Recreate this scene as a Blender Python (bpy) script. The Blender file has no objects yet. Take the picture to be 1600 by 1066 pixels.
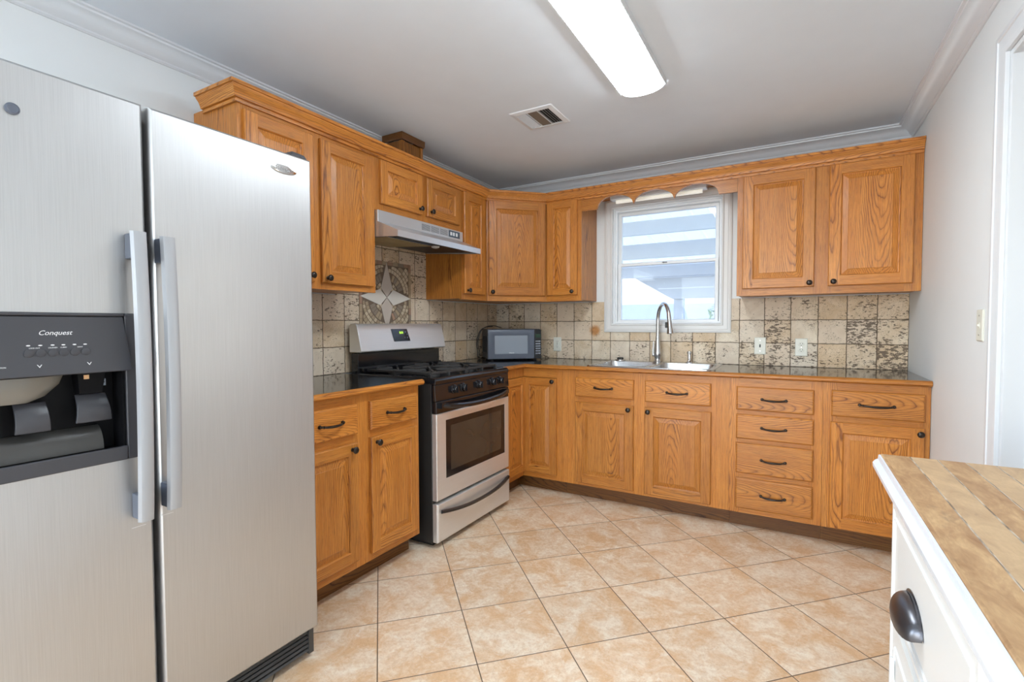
import bpy, bmesh, math, random
from mathutils import Vector, Matrix
random.seed(7)
C = bpy.context.scene.collection
PI = math.pi

# ------------------------------------------------------------------ camera, world, light, exposure
CAM = (2.3037, -3.7105, 1.1974); YAW, PIT, ROL, FPX = 0.5239, 0.0341, -0.0032, 767.44
fw = Vector((-math.sin(YAW)*math.cos(PIT), math.cos(YAW)*math.cos(PIT), -math.sin(PIT)))
rt = Vector((math.cos(YAW), math.sin(YAW), 0)); up = rt.cross(fw)
r2 = rt*math.cos(ROL)+up*math.sin(ROL); u2 = -rt*math.sin(ROL)+up*math.cos(ROL)
cd = bpy.data.cameras.new('camera'); cam = bpy.data.objects.new('camera', cd); C.objects.link(cam)
M = Matrix((r2, u2, -fw)).transposed().to_4x4(); M.translation = Vector(CAM); cam.matrix_world = M
cd.sensor_width = 36; cd.lens = FPX*36/1600; cd.clip_start = 0.02
bpy.context.scene.camera = cam

w = bpy.data.worlds.new('sky'); bpy.context.scene.world = w; w.use_nodes = True
wn = w.node_tree.nodes; wl = w.node_tree.links
sky = wn.new('ShaderNodeTexSky'); sky.sky_type = 'NISHITA'; sky.sun_disc = False
sky.sun_elevation = math.radians(48); sky.sun_rotation = math.radians(200)
wl.new(sky.outputs[0], wn['Background'].inputs[0]); wn['Background'].inputs[1].default_value = 0.55

W_ = 2.885
def lamp(name, kind, loc, rot, energy, color=(1, 1, 1), **kw):
    d = bpy.data.lights.new(name, kind); d.energy = energy; d.color = color
    for k, v in kw.items(): setattr(d, k, v)
    o = bpy.data.objects.new(name, d); C.objects.link(o); o.location = loc; o.rotation_euler = rot
    return o
lamp('sun', 'SUN', (0, 6, 8), (math.radians(34), 0, math.radians(63)), 2.0, (1, .96, .9), angle=math.radians(.6))
# added area lights for even fill, outside made-up openings and in the hall
lamp('rear_fill_light', 'AREA', (1.5, -6.75, 1.25), (math.radians(90), 0, 0), 80, (.76, .88, 1), shape='RECTANGLE', size=2.6, size_y=1.9)  # added fill from behind the camera
lamp('hall_fill_light', 'AREA', (4.75, -.72, 1.35), (math.radians(90), 0, math.radians(107)), 12, (1, .97, .92), shape='RECTANGLE', size=1.4, size_y=1.6)  # added fill inside the unseen hall, which has no window
lamp('left_fill_light', 'AREA', (-.3, -5.1, 1.35), (math.radians(90), 0, math.radians(-75)), 52, (.74, .87, 1), shape='RECTANGLE', size=1.7, size_y=1.5)  # added fill for the island face and right wall
lamp('side_fill_light', 'AREA', (W_+.35, -4.9, 1.35), (math.radians(90), 0, math.radians(90)), 6, (1, .97, .92), shape='RECTANGLE', size=1.7, size_y=1.5)  # added fill for the left run, from an unseen opening

vs = bpy.context.scene.view_settings
vs.view_transform = 'Standard'; vs.look = 'None'; vs.gamma = 1; vs.use_curve_mapping = False
vs.exposure = 0.36

# ------------------------------------------------------------------ materials
def new_mat(name):
    m = bpy.data.materials.new(name); m.use_nodes = True
    return m, m.node_tree.nodes, m.node_tree.links, m.node_tree.nodes['Principled BSDF']
def plain(name, col, rough=.5, metal=0., spec=None, bump=0., bscale=200, noise=0., coat=0., emit=None, es=1., alpha=None):
    m, n, l, b = new_mat(name)
    b.inputs['Base Color'].default_value = (*col, 1); b.inputs['Roughness'].default_value = rough
    b.inputs['Metallic'].default_value = metal
    if spec is not None: b.inputs['Specular IOR Level'].default_value = spec
    if coat: b.inputs['Coat Weight'].default_value = coat; b.inputs['Coat Roughness'].default_value = .08
    if emit: b.inputs['Emission Color'].default_value = (*emit, 1); b.inputs['Emission Strength'].default_value = es
    tc = n.new('ShaderNodeTexCoord'); nz = n.new('ShaderNodeTexNoise'); l.new(tc.outputs['Object'], nz.inputs['Vector'])
    nz.inputs['Scale'].default_value = bscale; nz.inputs['Detail'].default_value = 3
    if bump:
        bp = n.new('ShaderNodeBump'); bp.inputs['Strength'].default_value = bump; bp.inputs['Distance'].default_value = .001
        l.new(nz.outputs[0], bp.inputs['Height']); l.new(bp.outputs[0], b.inputs['Normal'])
    if noise:
        n2 = n.new('ShaderNodeTexNoise'); l.new(tc.outputs['Object'], n2.inputs['Vector']); n2.inputs['Scale'].default_value = 6
        mr = n.new('ShaderNodeMapRange'); l.new(n2.outputs[0], mr.inputs[0]); mr.inputs[3].default_value = 1-noise; mr.inputs[4].default_value = 1+noise
        mx = n.new('ShaderNodeMix'); mx.data_type = 'RGBA'; mx.blend_type = 'MULTIPLY'; mx.inputs[0].default_value = 1
        mx.inputs[6].default_value = (*col, 1); l.new(mr.outputs[0], mx.inputs[7]); l.new(mx.outputs[2], b.inputs['Base Color'])
    return m

class G:                                                    # small node-graph helper
    def __init__(s, n, l): s.n, s.l = n, l
    def put(s, node, i, v):
        if hasattr(v, 'is_output'): s.l.new(v, node.inputs[i])
        elif v is not None: node.inputs[i].default_value = v
    def m(s, op, a, b=None, c=None, clamp=False):
        k = s.n.new('ShaderNodeMath'); k.operation = op; k.use_clamp = clamp
        s.put(k, 0, a); s.put(k, 1, b); s.put(k, 2, c); return k.outputs[0]
    def comb(s, x, y, z):
        k = s.n.new('ShaderNodeCombineXYZ'); s.put(k, 0, x); s.put(k, 1, y); s.put(k, 2, z); return k.outputs[0]
    def sep(s, v):
        k = s.n.new('ShaderNodeSeparateXYZ'); s.l.new(v, k.inputs[0]); return k.outputs
    def noise(s, v, scale, detail=2, rough=.5, dist=0):
        k = s.n.new('ShaderNodeTexNoise'); s.l.new(v, k.inputs['Vector'])
        k.inputs['Scale'].default_value = scale; k.inputs['Detail'].default_value = detail
        k.inputs['Roughness'].default_value = rough; k.inputs['Distortion'].default_value = dist; return k.outputs[0]
    def mr(s, v, a, b, c, d, smooth=False):
        k = s.n.new('ShaderNodeMapRange'); s.l.new(v, k.inputs[0])
        for i, q in zip((1, 2, 3, 4), (a, b, c, d)): s.put(k, i, q)
        if smooth: k.interpolation_type = 'SMOOTHSTEP'
        return k.outputs[0]
    def mix(s, f, a, b, mode='MIX'):
        k = s.n.new('ShaderNodeMix'); k.data_type = 'RGBA'; k.blend_type = mode; s.put(k, 0, f)
        for i, q in ((6, a), (7, b)): s.put(k, i, (*q, 1) if isinstance(q, tuple) and len(q) == 3 else q)
        return k.outputs[2]
    def ramp(s, v, stops):
        k = s.n.new('ShaderNodeValToRGB'); s.l.new(v, k.inputs[0]); e = k.color_ramp.elements
        while len(e) < len(stops): e.new(.5)
        for q, (p, c) in zip(e, stops): q.position = p; q.color = (*c, 1)
        return k.outputs[0]

def oak(name, axis='z', off=0.0, slope=.09, tone=1.0, space=.0085, rough=.34):
    """plain-sawn oak: growth rings of a tilted log cut by the board, with pores along the grain"""
    m, n, l, b = new_mat(name); g = G(n, l)
    tc = n.new('ShaderNodeTexCoord'); oi = n.new('ShaderNodeObjectInfo'); rnd = oi.outputs['Random']
    x, y, z = g.sep(tc.outputs['Object'])
    al, ac, dp = {'z': (z, x, y), 'x': (x, z, y), 'y': (y, x, z)}[axis]
    r1 = g.m('SUBTRACT', rnd, .5)
    r2_ = g.m('FRACT', g.m('MULTIPLY', rnd, 37.7)); r3 = g.m('FRACT', g.m('MULTIPLY', rnd, 91.3))
    ac2 = g.m('ADD', ac, g.m('ADD', g.m('MULTIPLY', r1, .20), off))
    seed = g.m('MULTIPLY', rnd, 40.)
    v1 = g.comb(g.m('MULTIPLY', ac, 9.), g.m('ADD', g.m('MULTIPLY', dp, 9.), seed), g.m('MULTIPLY', al, 2.2))
    wob = g.m('MULTIPLY', g.m('SUBTRACT', g.noise(v1, 1., 2), .5), .045)
    v2 = g.comb(g.m('MULTIPLY', ac, 40.), g.m('ADD', g.m('MULTIPLY', dp, 40.), seed), g.m('MULTIPLY', al, 9.))
    wob2 = g.m('MULTIPLY', g.m('SUBTRACT', g.noise(v2, 1., 2), .5), .006)
    sgn = g.m('SUBTRACT', g.m('MULTIPLY', g.m('GREATER_THAN', r2_, .35), 2.), 1.)
    dd = g.m('ADD', g.m('ADD', g.m('MULTIPLY', g.m('MULTIPLY', al, sgn), slope), g.m('ADD', .05, g.m('MULTIPLY', r3, .03))), dp)
    rad = g.m('SQRT', g.m('ADD', g.m('MULTIPLY', ac2, ac2), g.m('MULTIPLY', dd, dd)))
    rad = g.m('ADD', g.m('ADD', g.m('POWER', g.m('MULTIPLY', rad, 9.), 1.25), g.m('MULTIPLY', wob, 9.)), g.m('MULTIPLY', wob2, 9.))
    rad = g.m('MULTIPLY', rad, .115)
    ring = g.m('FRACT', g.m('DIVIDE', rad, space))
    dark = g.ramp(ring, [(0, (.85,)*3), (.10, (.22,)*3), (.5, (0,)*3), (.86, (.26,)*3), (1., (.85,)*3)])
    pv = g.comb(g.m('MULTIPLY', ac, 430.), g.m('MULTIPLY', dp, 430.), g.m('ADD', g.m('MULTIPLY', al, 16.), seed))
    pores = g.mr(g.noise(pv, 1., 2, .6), .52, .66, 0, 1)
    fv = g.comb(g.m('MULTIPLY', ac, 150.), g.m('MULTIPLY', dp, 150.), g.m('ADD', g.m('MULTIPLY', al, 4.), seed))
    fib = g.noise(fv, 1., 3)
    t = tone
    base = g.mix(g.mr(fib, .3, .7, 0, 1), (.68*t, .290*t, .058*t), (.50*t, .172*t, .024*t))
    big = g.noise(v1, .6, 2)
    base = g.mix(g.mr(big, .3, .7, 0, .5), base, (.53*t, .175*t, .024*t))
    dk = g.m('MULTIPLY', g.m('MULTIPLY', dark, 1.1), g.mr(g.noise(v2, .45, 3), .35, .65, .5, 1.2), clamp=True)
    col = g.mix(dk, base, (.165*t, .045*t, .007*t))
    col = g.mix(g.m('MULTIPLY', pores, g.m('ADD', .42, g.m('MULTIPLY', dark, .5))), col, (.15*t, .05*t, .012*t))
    hv = g.mr(r3, 0, 1, .88, 1.1)
    col = g.mix(1., col, g.comb(hv, hv, hv), 'MULTIPLY')
    l.new(col, b.inputs['Base Color'])
    b.inputs['Roughness'].default_value = rough; b.inputs['Specular IOR Level'].default_value = .4
    b.inputs['Coat Weight'].default_value = .12; b.inputs['Coat Roughness'].default_value = .2
    bp = n.new('ShaderNodeBump'); bp.inputs['Strength'].default_value = .25; bp.inputs['Distance'].default_value = .0006
    bp.invert = True; l.new(g.m('ADD', pores, dark), bp.inputs['Height']); l.new(bp.outputs[0], b.inputs['Normal'])
    return m
OAK = [oak('oak_panel', 'z', 0, .10), oak('oak_stile', 'z', .22, .03), oak('oak_rail', 'x', .20, .03), oak('oak_drawer_front', 'x', 0.0, .16, space=.009)]
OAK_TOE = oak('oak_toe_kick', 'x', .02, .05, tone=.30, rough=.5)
OAK_Y = oak('oak_along', 'y', .18, .03)

def travertine(name, axis, u0, pitch, z0, stain=None):
    m, n, l, b = new_mat(name); g = G(n, l)
    tc = n.new('ShaderNodeTexCoord'); x, y, z = g.sep(tc.outputs['Object'])
    u = x if axis == 'x' else y
    pos = g.comb(u, 0., z)
    wv = g.m('MULTIPLY', g.m('SUBTRACT', g.noise(pos, 38, 2), .5), .05)
    wv2 = g.m('MULTIPLY', g.m('SUBTRACT', g.noise(g.comb(z, 3., u), 38, 2), .5), .05)
    U = g.m('DIVIDE', g.m('SUBTRACT', u, u0), pitch); V = g.m('DIVIDE', g.m('SUBTRACT', z, z0), pitch)
    cu, cv = g.m('FLOOR', U), g.m('FLOOR', V)
    fu = g.m('FRACT', g.m('ADD', U, wv)); fv = g.m('FRACT', g.m('ADD', V, wv2))
    du = g.m('MINIMUM', fu, g.m('SUBTRACT', 1., fu)); dv = g.m('MINIMUM', fv, g.m('SUBTRACT', 1., fv))
    edge = g.m('MINIMUM', du, dv)
    grout = g.mr(edge, .008, .022, 1, 0, True)
    wn_ = n.new('ShaderNodeTexWhiteNoise'); wn_.noise_dimensions = '2D'; l.new(g.comb(cu, cv, 0), wn_.inputs['Vector'])
    r = wn_.outputs[0]; rc = g.sep(wn_.outputs[1])
    off = g.comb(g.m('ADD', u, g.m('MULTIPLY', rc[0], 9.)), g.m('MULTIPLY', rc[1], 7.), g.m('ADD', z, g.m('MULTIPLY', r, 5.)))
    veil = g.noise(off, 9, 5, .6, .6)
    base = g.mix(g.mr(veil, .3, .7, 0, 1), (.56, .42, .27), (.84, .74, .59))
    base = g.mix(g.m('MULTIPLY', rc[0], .6), base, (.62, .40, .20))
    base = g.mix(g.m('MULTIPLY', g.m('GREATER_THAN', rc[1], .6), .45), base, (.72, .64, .54))
    st = g.comb(g.m('MULTIPLY', g.sep(off)[0], .45), g.sep(off)[1], g.sep(off)[2])
    p1 = g.noise(st, 95, 3, .65, .3); p2 = g.noise(off, 14, 2)
    th = g.m('ADD', g.m('SUBTRACT', .70, g.m('MULTIPLY', rc[2], .15)), g.m('MULTIPLY', g.m('SUBTRACT', .5, p2), .34))
    if axis == 'x': th = g.m('SUBTRACT', th, g.mr(u, 1.95, 2.75, 0, .075))
    p3 = g.noise(g.comb(g.m('MULTIPLY', g.sep(off)[0], .7), 1., g.sep(off)[2]), 320, 1)
    pit = g.m('MAXIMUM', g.mr(g.m('SUBTRACT', p1, th), 0, .03, 0, 1), g.m('MULTIPLY', g.mr(p3, .615, .675, 0, .9), g.m('GREATER_THAN', p2, g.mr(rc[1], 0, 1, .30, .55))))
    col = base
    if stain:
        su, sz = stain
        dx, dz = g.m('SUBTRACT', u, su), g.m('SUBTRACT', z, sz)
        d = g.m('SQRT', g.m('ADD', g.m('MULTIPLY', dx, dx), g.m('MULTIPLY', dz, dz)))
        d = g.m('ADD', d, g.m('MULTIPLY', g.m('SUBTRACT', g.noise(pos, 60, 3), .5), .03))
        col = g.mix(g.mr(d, .02, .06, .85, 0, True), col, (.48, .17, .012))
    col = g.mix(g.m('MULTIPLY', pit, .85), col, (.085, .05, .028))
    col = g.mix(grout, col, (.13, .085, .05))
    l.new(col, b.inputs['Base Color']); b.inputs['Roughness'].default_value = .55
    h = g.m('SUBTRACT', g.m('SUBTRACT', 1., grout), g.m('MULTIPLY', pit, .6))
    bp = n.new('ShaderNodeBump'); bp.inputs['Strength'].default_value = .7; bp.inputs['Distance'].default_value = .0025
    l.new(h, bp.inputs['Height']); l.new(bp.outputs[0], b.inputs['Normal'])
    return m

def floor_tiles():
    m, n, l, b = new_mat('ceramic_floor_tiles'); g = G(n, l)
    tc = n.new('ShaderNodeTexCoord'); x, y, z = g.sep(tc.outputs['Object'])
    th = math.radians(45.1); c, s, S = math.cos(th), math.sin(th), .34
    U = g.m('ADD', g.m('DIVIDE', g.m('ADD', g.m('MULTIPLY', x, c), g.m('MULTIPLY', y, s)), S), .0111)
    V = g.m('ADD', g.m('DIVIDE', g.m('ADD', g.m('MULTIPLY', x, -s), g.m('MULTIPLY', y, c)), S), -.3947)
    fu, fv = g.m('FRACT', U), g.m('FRACT', V)
    e = g.m('MINIMUM', g.m('MINIMUM', fu, g.m('SUBTRACT', 1., fu)), g.m('MINIMUM', fv, g.m('SUBTRACT', 1., fv)))
    grout = g.mr(e, .0035, .0075, 1, 0, True)
    wn_ = n.new('ShaderNodeTexWhiteNoise'); wn_.noise_dimensions = '2D'; l.new(g.comb(g.m('FLOOR', U), g.m('FLOOR', V), 0), wn_.inputs['Vector'])
    rc = g.sep(wn_.outputs[1])
    off = g.comb(g.m('ADD', x, g.m('MULTIPLY', rc[0], 11.)), g.m('ADD', y, g.m('MULTIPLY', rc[1], 11.)), rc[2])
    c1 = g.mr(g.noise(off, 7.5, 9, .72, .5), .40, .60, 0, 1); c2 = g.mr(g.noise(off, 62, 7, .8, .6), .44, .60, 0, 1)
    col = g.mix(c1, (.66, .42, .235), (.80, .68, .53))
    col = g.mix(g.m('MULTIPLY', c2, .42), col, (.52, .31, .16))
    c3 = g.mr(g.noise(off, 15, 8, .8, 1.2), .57, .66, 0, .55)
    col = g.mix(c3, col, (.84, .79, .70))
    hv = g.mr(rc[2], 0, 1, .93, 1.05); col = g.mix(1., col, g.comb(hv, hv, hv), 'MULTIPLY')
    col = g.mix(grout, col, (.13, .085, .055))
    l.new(col, b.inputs['Base Color'])
    b.inputs['Roughness'].default_value = .42; l.new(g.mr(c2, 0, 1, .36, .52), b.inputs['Roughness'])
    bp = n.new('ShaderNodeBump'); bp.inputs['Strength'].default_value = .5; bp.inputs['Distance'].default_value = .002
    l.new(g.m('SUBTRACT', g.m('MULTIPLY', c2, .15), grout), bp.inputs['Height']); l.new(bp.outputs[0], b.inputs['Normal'])
    return m

def granite():
    m, n, l, b = new_mat('black_granite'); g = G(n, l)
    tc = n.new('ShaderNodeTexCoord'); v = tc.outputs['Object']
    sp = g.mr(g.noise(v, 420, 2), .62, .72, 0, 1)
    col = g.mix(sp, (.008, .008, .009), (.10, .095, .085))
    x, y, z = g.sep(v)
    fx = g.m('FRACT', g.m('DIVIDE', x, .305)); fy = g.m('FRACT', g.m('DIVIDE', y, .305))
    e = g.m('MINIMUM', fx, fy); col = g.mix(g.m('LESS_THAN', e, .006), col, (.004, .004, .004))
    l.new(col, b.inputs['Base Color']); b.inputs['Roughness'].default_value = .09; b.inputs['Specular IOR Level'].default_value = .75
    return m

def steel(name, col=(.52, .52, .52), rough=.37, axis='z', streak=.06, metal=.92):
    m, n, l, b = new_mat(name); g = G(n, l)
    tc = n.new('ShaderNodeTexCoord'); x, y, z = g.sep(tc.outputs['Object'])
    sc = {'z': (900., 900., 7.), 'x': (7., 900., 900.)}[axis]
    v = g.comb(g.m('MULTIPLY', x, sc[0]), g.m('MULTIPLY', y, sc[1]), g.m('MULTIPLY', z, sc[2]))
    s = g.noise(v, 1., 3); big = g.noise(tc.outputs['Object'], 3., 3)
    f = g.mr(s, .3, .7, 1-streak, 1+streak)
    l.new(g.mix(1., col, g.comb(f, f, f), 'MULTIPLY'), b.inputs['Base Color'])
    b.inputs['Metallic'].default_value = metal
    l.new(g.m('ADD', g.mr(s, .3, .7, rough-.05, rough+.05), g.mr(big, .3, .7, -.03, .05)), b.inputs['Roughness'])
    return m

def island_wood():
    m, n, l, b = new_mat('worn_plank_wood'); g = G(n, l)
    tc = n.new('ShaderNodeTexCoord'); x, y, z = g.sep(tc.outputs['Object'])
    cell = g.m('FLOOR', g.m('DIVIDE', g.m('ADD', x, .143), .047))
    fr = g.m('FRACT', g.m('DIVIDE', g.m('ADD', x, .143), .047))
    wn_ = n.new('ShaderNodeTexWhiteNoise'); wn_.noise_dimensions = '1D'; l.new(cell, wn_.inputs['W'])
    r = wn_.outputs[0]
    v = g.comb(g.m('MULTIPLY', x, 26.), g.m('ADD', g.m('MULTIPLY', y, 9.), g.m('MULTIPLY', r, 9.)), r)
    a = g.mr(g.noise(v, 1., 6, .65, .8), .3, .7, 0, 1)
    v2 = g.comb(g.m('MULTIPLY', x, 240.), g.m('ADD', g.m('MULTIPLY', y, 60.), r), 0.)
    f = g.mr(g.noise(v2, 1., 4), .35, .7, 0, 1)
    col = g.mix(a, (.27, .125, .045), (.62, .40, .20))
    col = g.mix(g.m('MULTIPLY', f, .35), col, (.30, .16, .07))
    col = g.mix(g.m('MULTIPLY', g.m('GREATER_THAN', r, .55), .35), col, (.66, .50, .31))
    st = g.mr(g.noise(g.comb(g.m('MULTIPLY', x, 14.), g.m('MULTIPLY', y, 6.), 4.), 1., 5, .7), .60, .75, 0, .6)
    col = g.mix(st, col, (.11, .075, .05))
    gap = g.m('MULTIPLY', g.mr(g.m('MINIMUM', fr, g.m('SUBTRACT', 1., fr)), .008, .045, 1, 0), g.m('GREATER_THAN', x, -.175))
    gn = g.mr(g.noise(g.comb(0., g.m('MULTIPLY', y, 18.), cell), 1., 3), .4, .6, 0, 1)
    col = g.mix(gap, col, g.mix(gn, (.10, .07, .05), (.60, .52, .42)))
    vo = n.new('ShaderNodeTexVoronoi'); vo.inputs['Scale'].default_value = 7.5; l.new(g.comb(x, g.m('MULTIPLY', y, .9), 0.), vo.inputs['Vector'])
    col = g.mix(g.mr(vo.outputs['Distance'], .022, .034, .9, 0), col, (.03, .02, .015))
    l.new(col, b.inputs['Base Color']); b.inputs['Roughness'].default_value = .5
    bp = n.new('ShaderNodeBump'); bp.inputs['Strength'].default_value = .5; bp.inputs['Distance'].default_value = .001
    bp.invert = True; l.new(g.m('ADD', gap, g.m('MULTIPLY', f, .3)), bp.inputs['Height']); l.new(bp.outputs[0], b.inputs['Normal'])
    return m

def glass_mat(name, haze=.06, tint=(.95, .98, 1)):
    m, n, l, b = new_mat(name); n.remove(b); out = n['Material Output']
    t = n.new('ShaderNodeBsdfTransparent'); t.inputs[0].default_value = (*tint, 1)
    gl = n.new('ShaderNodeBsdfGlossy'); gl.inputs['Roughness'].default_value = .02
    df = n.new('ShaderNodeBsdfTranslucent'); df.inputs[0].default_value = (.9, .93, .97, 1)
    a = n.new('ShaderNodeMixShader'); a.inputs[0].default_value = haze; l.new(t.outputs[0], a.inputs[1]); l.new(df.outputs[0], a.inputs[2])
    c = n.new('ShaderNodeMixShader'); c.inputs[0].default_value = .012; l.new(a.outputs[0], c.inputs[1]); l.new(gl.outputs[0], c.inputs[2])
    l.new(c.outputs[0], out.inputs[0]); return m

WALLP = plain('painted_wall', (.78, .80, .80), .6, noise=.02)
CEILP = plain('painted_ceiling', (.79, .85, .91), .75, noise=.03)
TRIMW = plain('white_gloss_trim', (.72, .74, .76), .3)
CASEW = plain('beige_white_casing', (.72, .71, .69), .35)
VINYL = plain('white_vinyl_sash', (.80, .82, .83), .3)
STEELV = steel('brushed_steel_vertical'); STEELH = steel('brushed_steel_range', (.78, .775, .76), .38, 'x', .04, .72)
STEELB = plain('satin_steel', (.62, .62, .62), .22, 1., noise=.05)
SINKM = steel('sink_steel', (.62, .62, .62), .25, 'x', .05, 1.)
HANDLEM = plain('grey_handle_paint', (.40, .41, .43), .36, .45)
BLACKG = plain('black_gloss_enamel', (.008, .008, .010), .12, spec=.6)
BLACKM = plain('black_matte_metal', (.022, .021, .020), .45, bump=.2)
BLACKP = plain('dark_grey_plastic', (.045, .045, .052), .38, noise=.12)
CAVITY = plain('black_plastic_cavity', (.004, .004, .005), .55, spec=.15)
IRON = plain('cast_iron', (.035, .034, .034), .42, bump=.4, bscale=500)
BRONZE = plain('oil_rubbed_bronze', (.035, .026, .020), .3, .6, noise=.3)
PULLM = plain('pewter_pull', (.10, .10, .11), .3, .85, noise=.2)
HOODM = plain('hood_light_steel', (.62, .64, .66), .3, .7)
FILTM = plain('mesh_filter', (.42, .32, .16), .5, .3, bump=1., bscale=900, noise=.3)
OVENG = plain('oven_glass', (.045, .036, .028), .10, spec=.7, noise=.3)
PLATE = plain('ivory_plastic', (.74, .73, .64), .35)
DARK = plain('slot_black', (.01, .01, .01), .6)
GRAN = granite(); FLOORM = floor_tiles(); IWOOD = island_wood()
PAINTI = plain('chalky_white_paint', (.72, .71, .68), .38, noise=.04)
PAINTM = plain('glossy_white_edge_paint', (.70, .73, .77), .22, noise=.06, bump=.4, bscale=60)
DIFFM = plain('glowing_diffuser', (.9, .9, .9), .4, emit=(.84, .93, 1.), es=27.)
LENSW = plain('white_enamel_metal', (.75, .76, .77), .35)
BROWNV = plain('brown_mesh', (.20, .16, .12), .7)
GREEN = plain('green_display_digits', (.1, .3, .02), .5, emit=(.55, .9, .08), es=1.5)
LETTER = plain('white_print', (.75, .75, .75), .5)
GREYP = plain('microwave_grey', (.10, .115, .15), .28, noise=.1)
MWIN = plain('microwave_window', (.30, .33, .38), .12, .3, spec=.7)
CHUTE = plain('smoky_clear_plastic', (.16, .15, .13), .15, noise=.4, spec=.7)
BADGE = plain('bright_chrome', (.8, .8, .8), .12, 1.)
GLASS = glass_mat('window_glass', .05); GLASS2 = glass_mat('screened_window_glass', .10, (.86, .89, .93))

# ------------------------------------------------------------------ mesh helpers
class MB:
    def __init__(s): s.bm = bmesh.new()
    def face(s, pts, mi=0):
        f = s.bm.faces.new([s.bm.verts.new(p) for p in pts]); f.material_index = mi; return f
    def box(s, x0, x1, y0, y1, z0, z1, mi=0):
        v = [s.bm.verts.new((x, y, z)) for z in (z0, z1) for y in (y0, y1) for x in (x0, x1)]
        for q in ((0, 2, 3, 1), (4, 5, 7, 6), (0, 1, 5, 4), (2, 6, 7, 3), (0, 4, 6, 2), (1, 3, 7, 5)):
            f = s.bm.faces.new([v[i] for i in q]); f.material_index = mi
        return v
    def hull8(s, bot, top, mi=0):                           # two quads (lists of 4 points) joined
        v = [s.bm.verts.new(p) for p in bot+top]
        for q in ((3, 2, 1, 0), (4, 5, 6, 7), (0, 1, 5, 4), (1, 2, 6, 5), (2, 3, 7, 6), (3, 0, 4, 7)):
            f = s.bm.faces.new([v[i] for i in q]); f.material_index = mi
    def loops(s, ls, mis=0, closed=True, cap0=None, cap1=None):
        V = [[s.bm.verts.new(p) for p in lp] for lp in ls]; n = len(ls[0])
        for k in range(len(V)-1):
            mi = mis[k] if isinstance(mis, (list, tuple)) else mis
            for i in range(n if closed else n-1):
                j = (i+1) % n
                f = s.bm.faces.new((V[k][i], V[k][j], V[k+1][j], V[k+1][i]))
                f.material_index = mi[i] if isinstance(mi, (list, tuple)) else mi
        if cap0 is not None: f = s.bm.faces.new(list(reversed(V[0]))); f.material_index = cap0
        if cap1 is not None: f = s.bm.faces.new(V[-1]); f.material_index = cap1
    def prism(s, pts, d, mi=0):                             # planar polygon pushed along d
        d = Vector(d); s.loops([pts, [tuple(Vector(p)+d) for p in pts]], mi, cap0=mi, cap1=mi)
    def lathe(s, prof, c, ax='y', seg=16, mi=0, ex=(1, 1)):
        ls = []
        for r, t in prof:
            lp = []
            for k in range(seg):
                a = 2*PI*k/seg; ca, sa = r*math.cos(a)*ex[0], r*math.sin(a)*ex[1]
                p = {'y': (c[0]+ca, c[1]+t, c[2]+sa), 'z': (c[0]+ca, c[1]+sa, c[2]+t), 'x': (c[0]+t, c[1]+ca, c[2]+sa)}[ax]
                lp.append(p)
            ls.append(lp)
        s.loops(ls, mi, cap0=mi, cap1=mi)
    def tube(s, path, r, seg=10, mi=0, flat=1.0):
        P = [Vector(p) for p in path]; ls = []; prev = None
        for i, p in enumerate(P):
            t = (P[min(i+1, len(P)-1)]-P[max(i-1, 0)]).normalized()
            if prev is None:
                a = Vector((0, 0, 1)) if abs(t.z) < .9 else Vector((1, 0, 0))
                nrm = t.cross(a).normalized()
            else: nrm = (prev - t*prev.dot(t)).normalized()
            prev = nrm; bn = t.cross(nrm); rr = r[i] if isinstance(r, (list, tuple)) else r
            ls.append([tuple(p+nrm*rr*math.cos(2*PI*k/seg)+bn*rr*flat*math.sin(2*PI*k/seg)) for k in range(seg)])
        s.loops(ls, mi, cap0=mi, cap1=mi)
    def sweep(s, prof, path, mi=0, z=0.0, cap=0):                  # prof: (out, up) pairs; path: xy points, out = right-hand side
        n = len(path); ls = []
        for i in range(n):
            ds = []
            if i > 0: ds.append((Vector(path[i])-Vector(path[i-1])).normalized())
            if i < n-1: ds.append((Vector(path[i+1])-Vector(path[i])).normalized())
            ns = [Vector((d.y, -d.x)) for d in ds]
            m = ns[0] if len(ns) == 1 else (ns[0]+ns[1])/(1+ns[0].dot(ns[1]))
            ls.append([(path[i][0]+m.x*o, path[i][1]+m.y*o, z+u) for o, u in prof])
        s.loops(ls, mi, cap0=cap, cap1=cap)
    def build(s, name, mats, parent=None, bevel=0, smooth=False, center=True, seg=2, rot=None):
        bm = s.bm; bmesh.ops.recalc_face_normals(bm, faces=bm.faces)
        c = Vector((0, 0, 0))
        if center:
            lo = Vector([min(v.co[i] for v in bm.verts) for i in range(3)]); hi = Vector([max(v.co[i] for v in bm.verts) for i in range(3)])
            c = (lo+hi)/2
            for v in bm.verts: v.co -= c
        me = bpy.data.meshes.new(name); bm.to_mesh(me); bm.free()
        for m in (mats if isinstance(mats, (list, tuple)) else [mats]): me.materials.append(m)
        o = bpy.data.objects.new(name, me); C.objects.link(o); o.location = c
        if parent: o.parent = parent
        if rot: o.rotation_euler = rot
        if smooth:
            for p in me.polygons: p.use_smooth = True
        if bevel:
            b = o.modifiers.new('bevel', 'BEVEL'); b.width = bevel; b.segments = seg; b.limit_method = 'ANGLE'; b.angle_limit = math.radians(35)
            b.harden_normals = True
            for p in me.polygons: p.use_smooth = True
        elif smooth:
            try: me.set_sharp_from_angle(angle=math.radians(38))
            except Exception: pass
        return o
def tag(o, label, cat, group=None, kind=None):
    if label: o['label'] = label
    if cat: o['category'] = cat
    if group: o['group'] = group
    if kind: o['kind'] = kind
    return o
def struct(o): o['kind'] = 'structure'; return o
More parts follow.
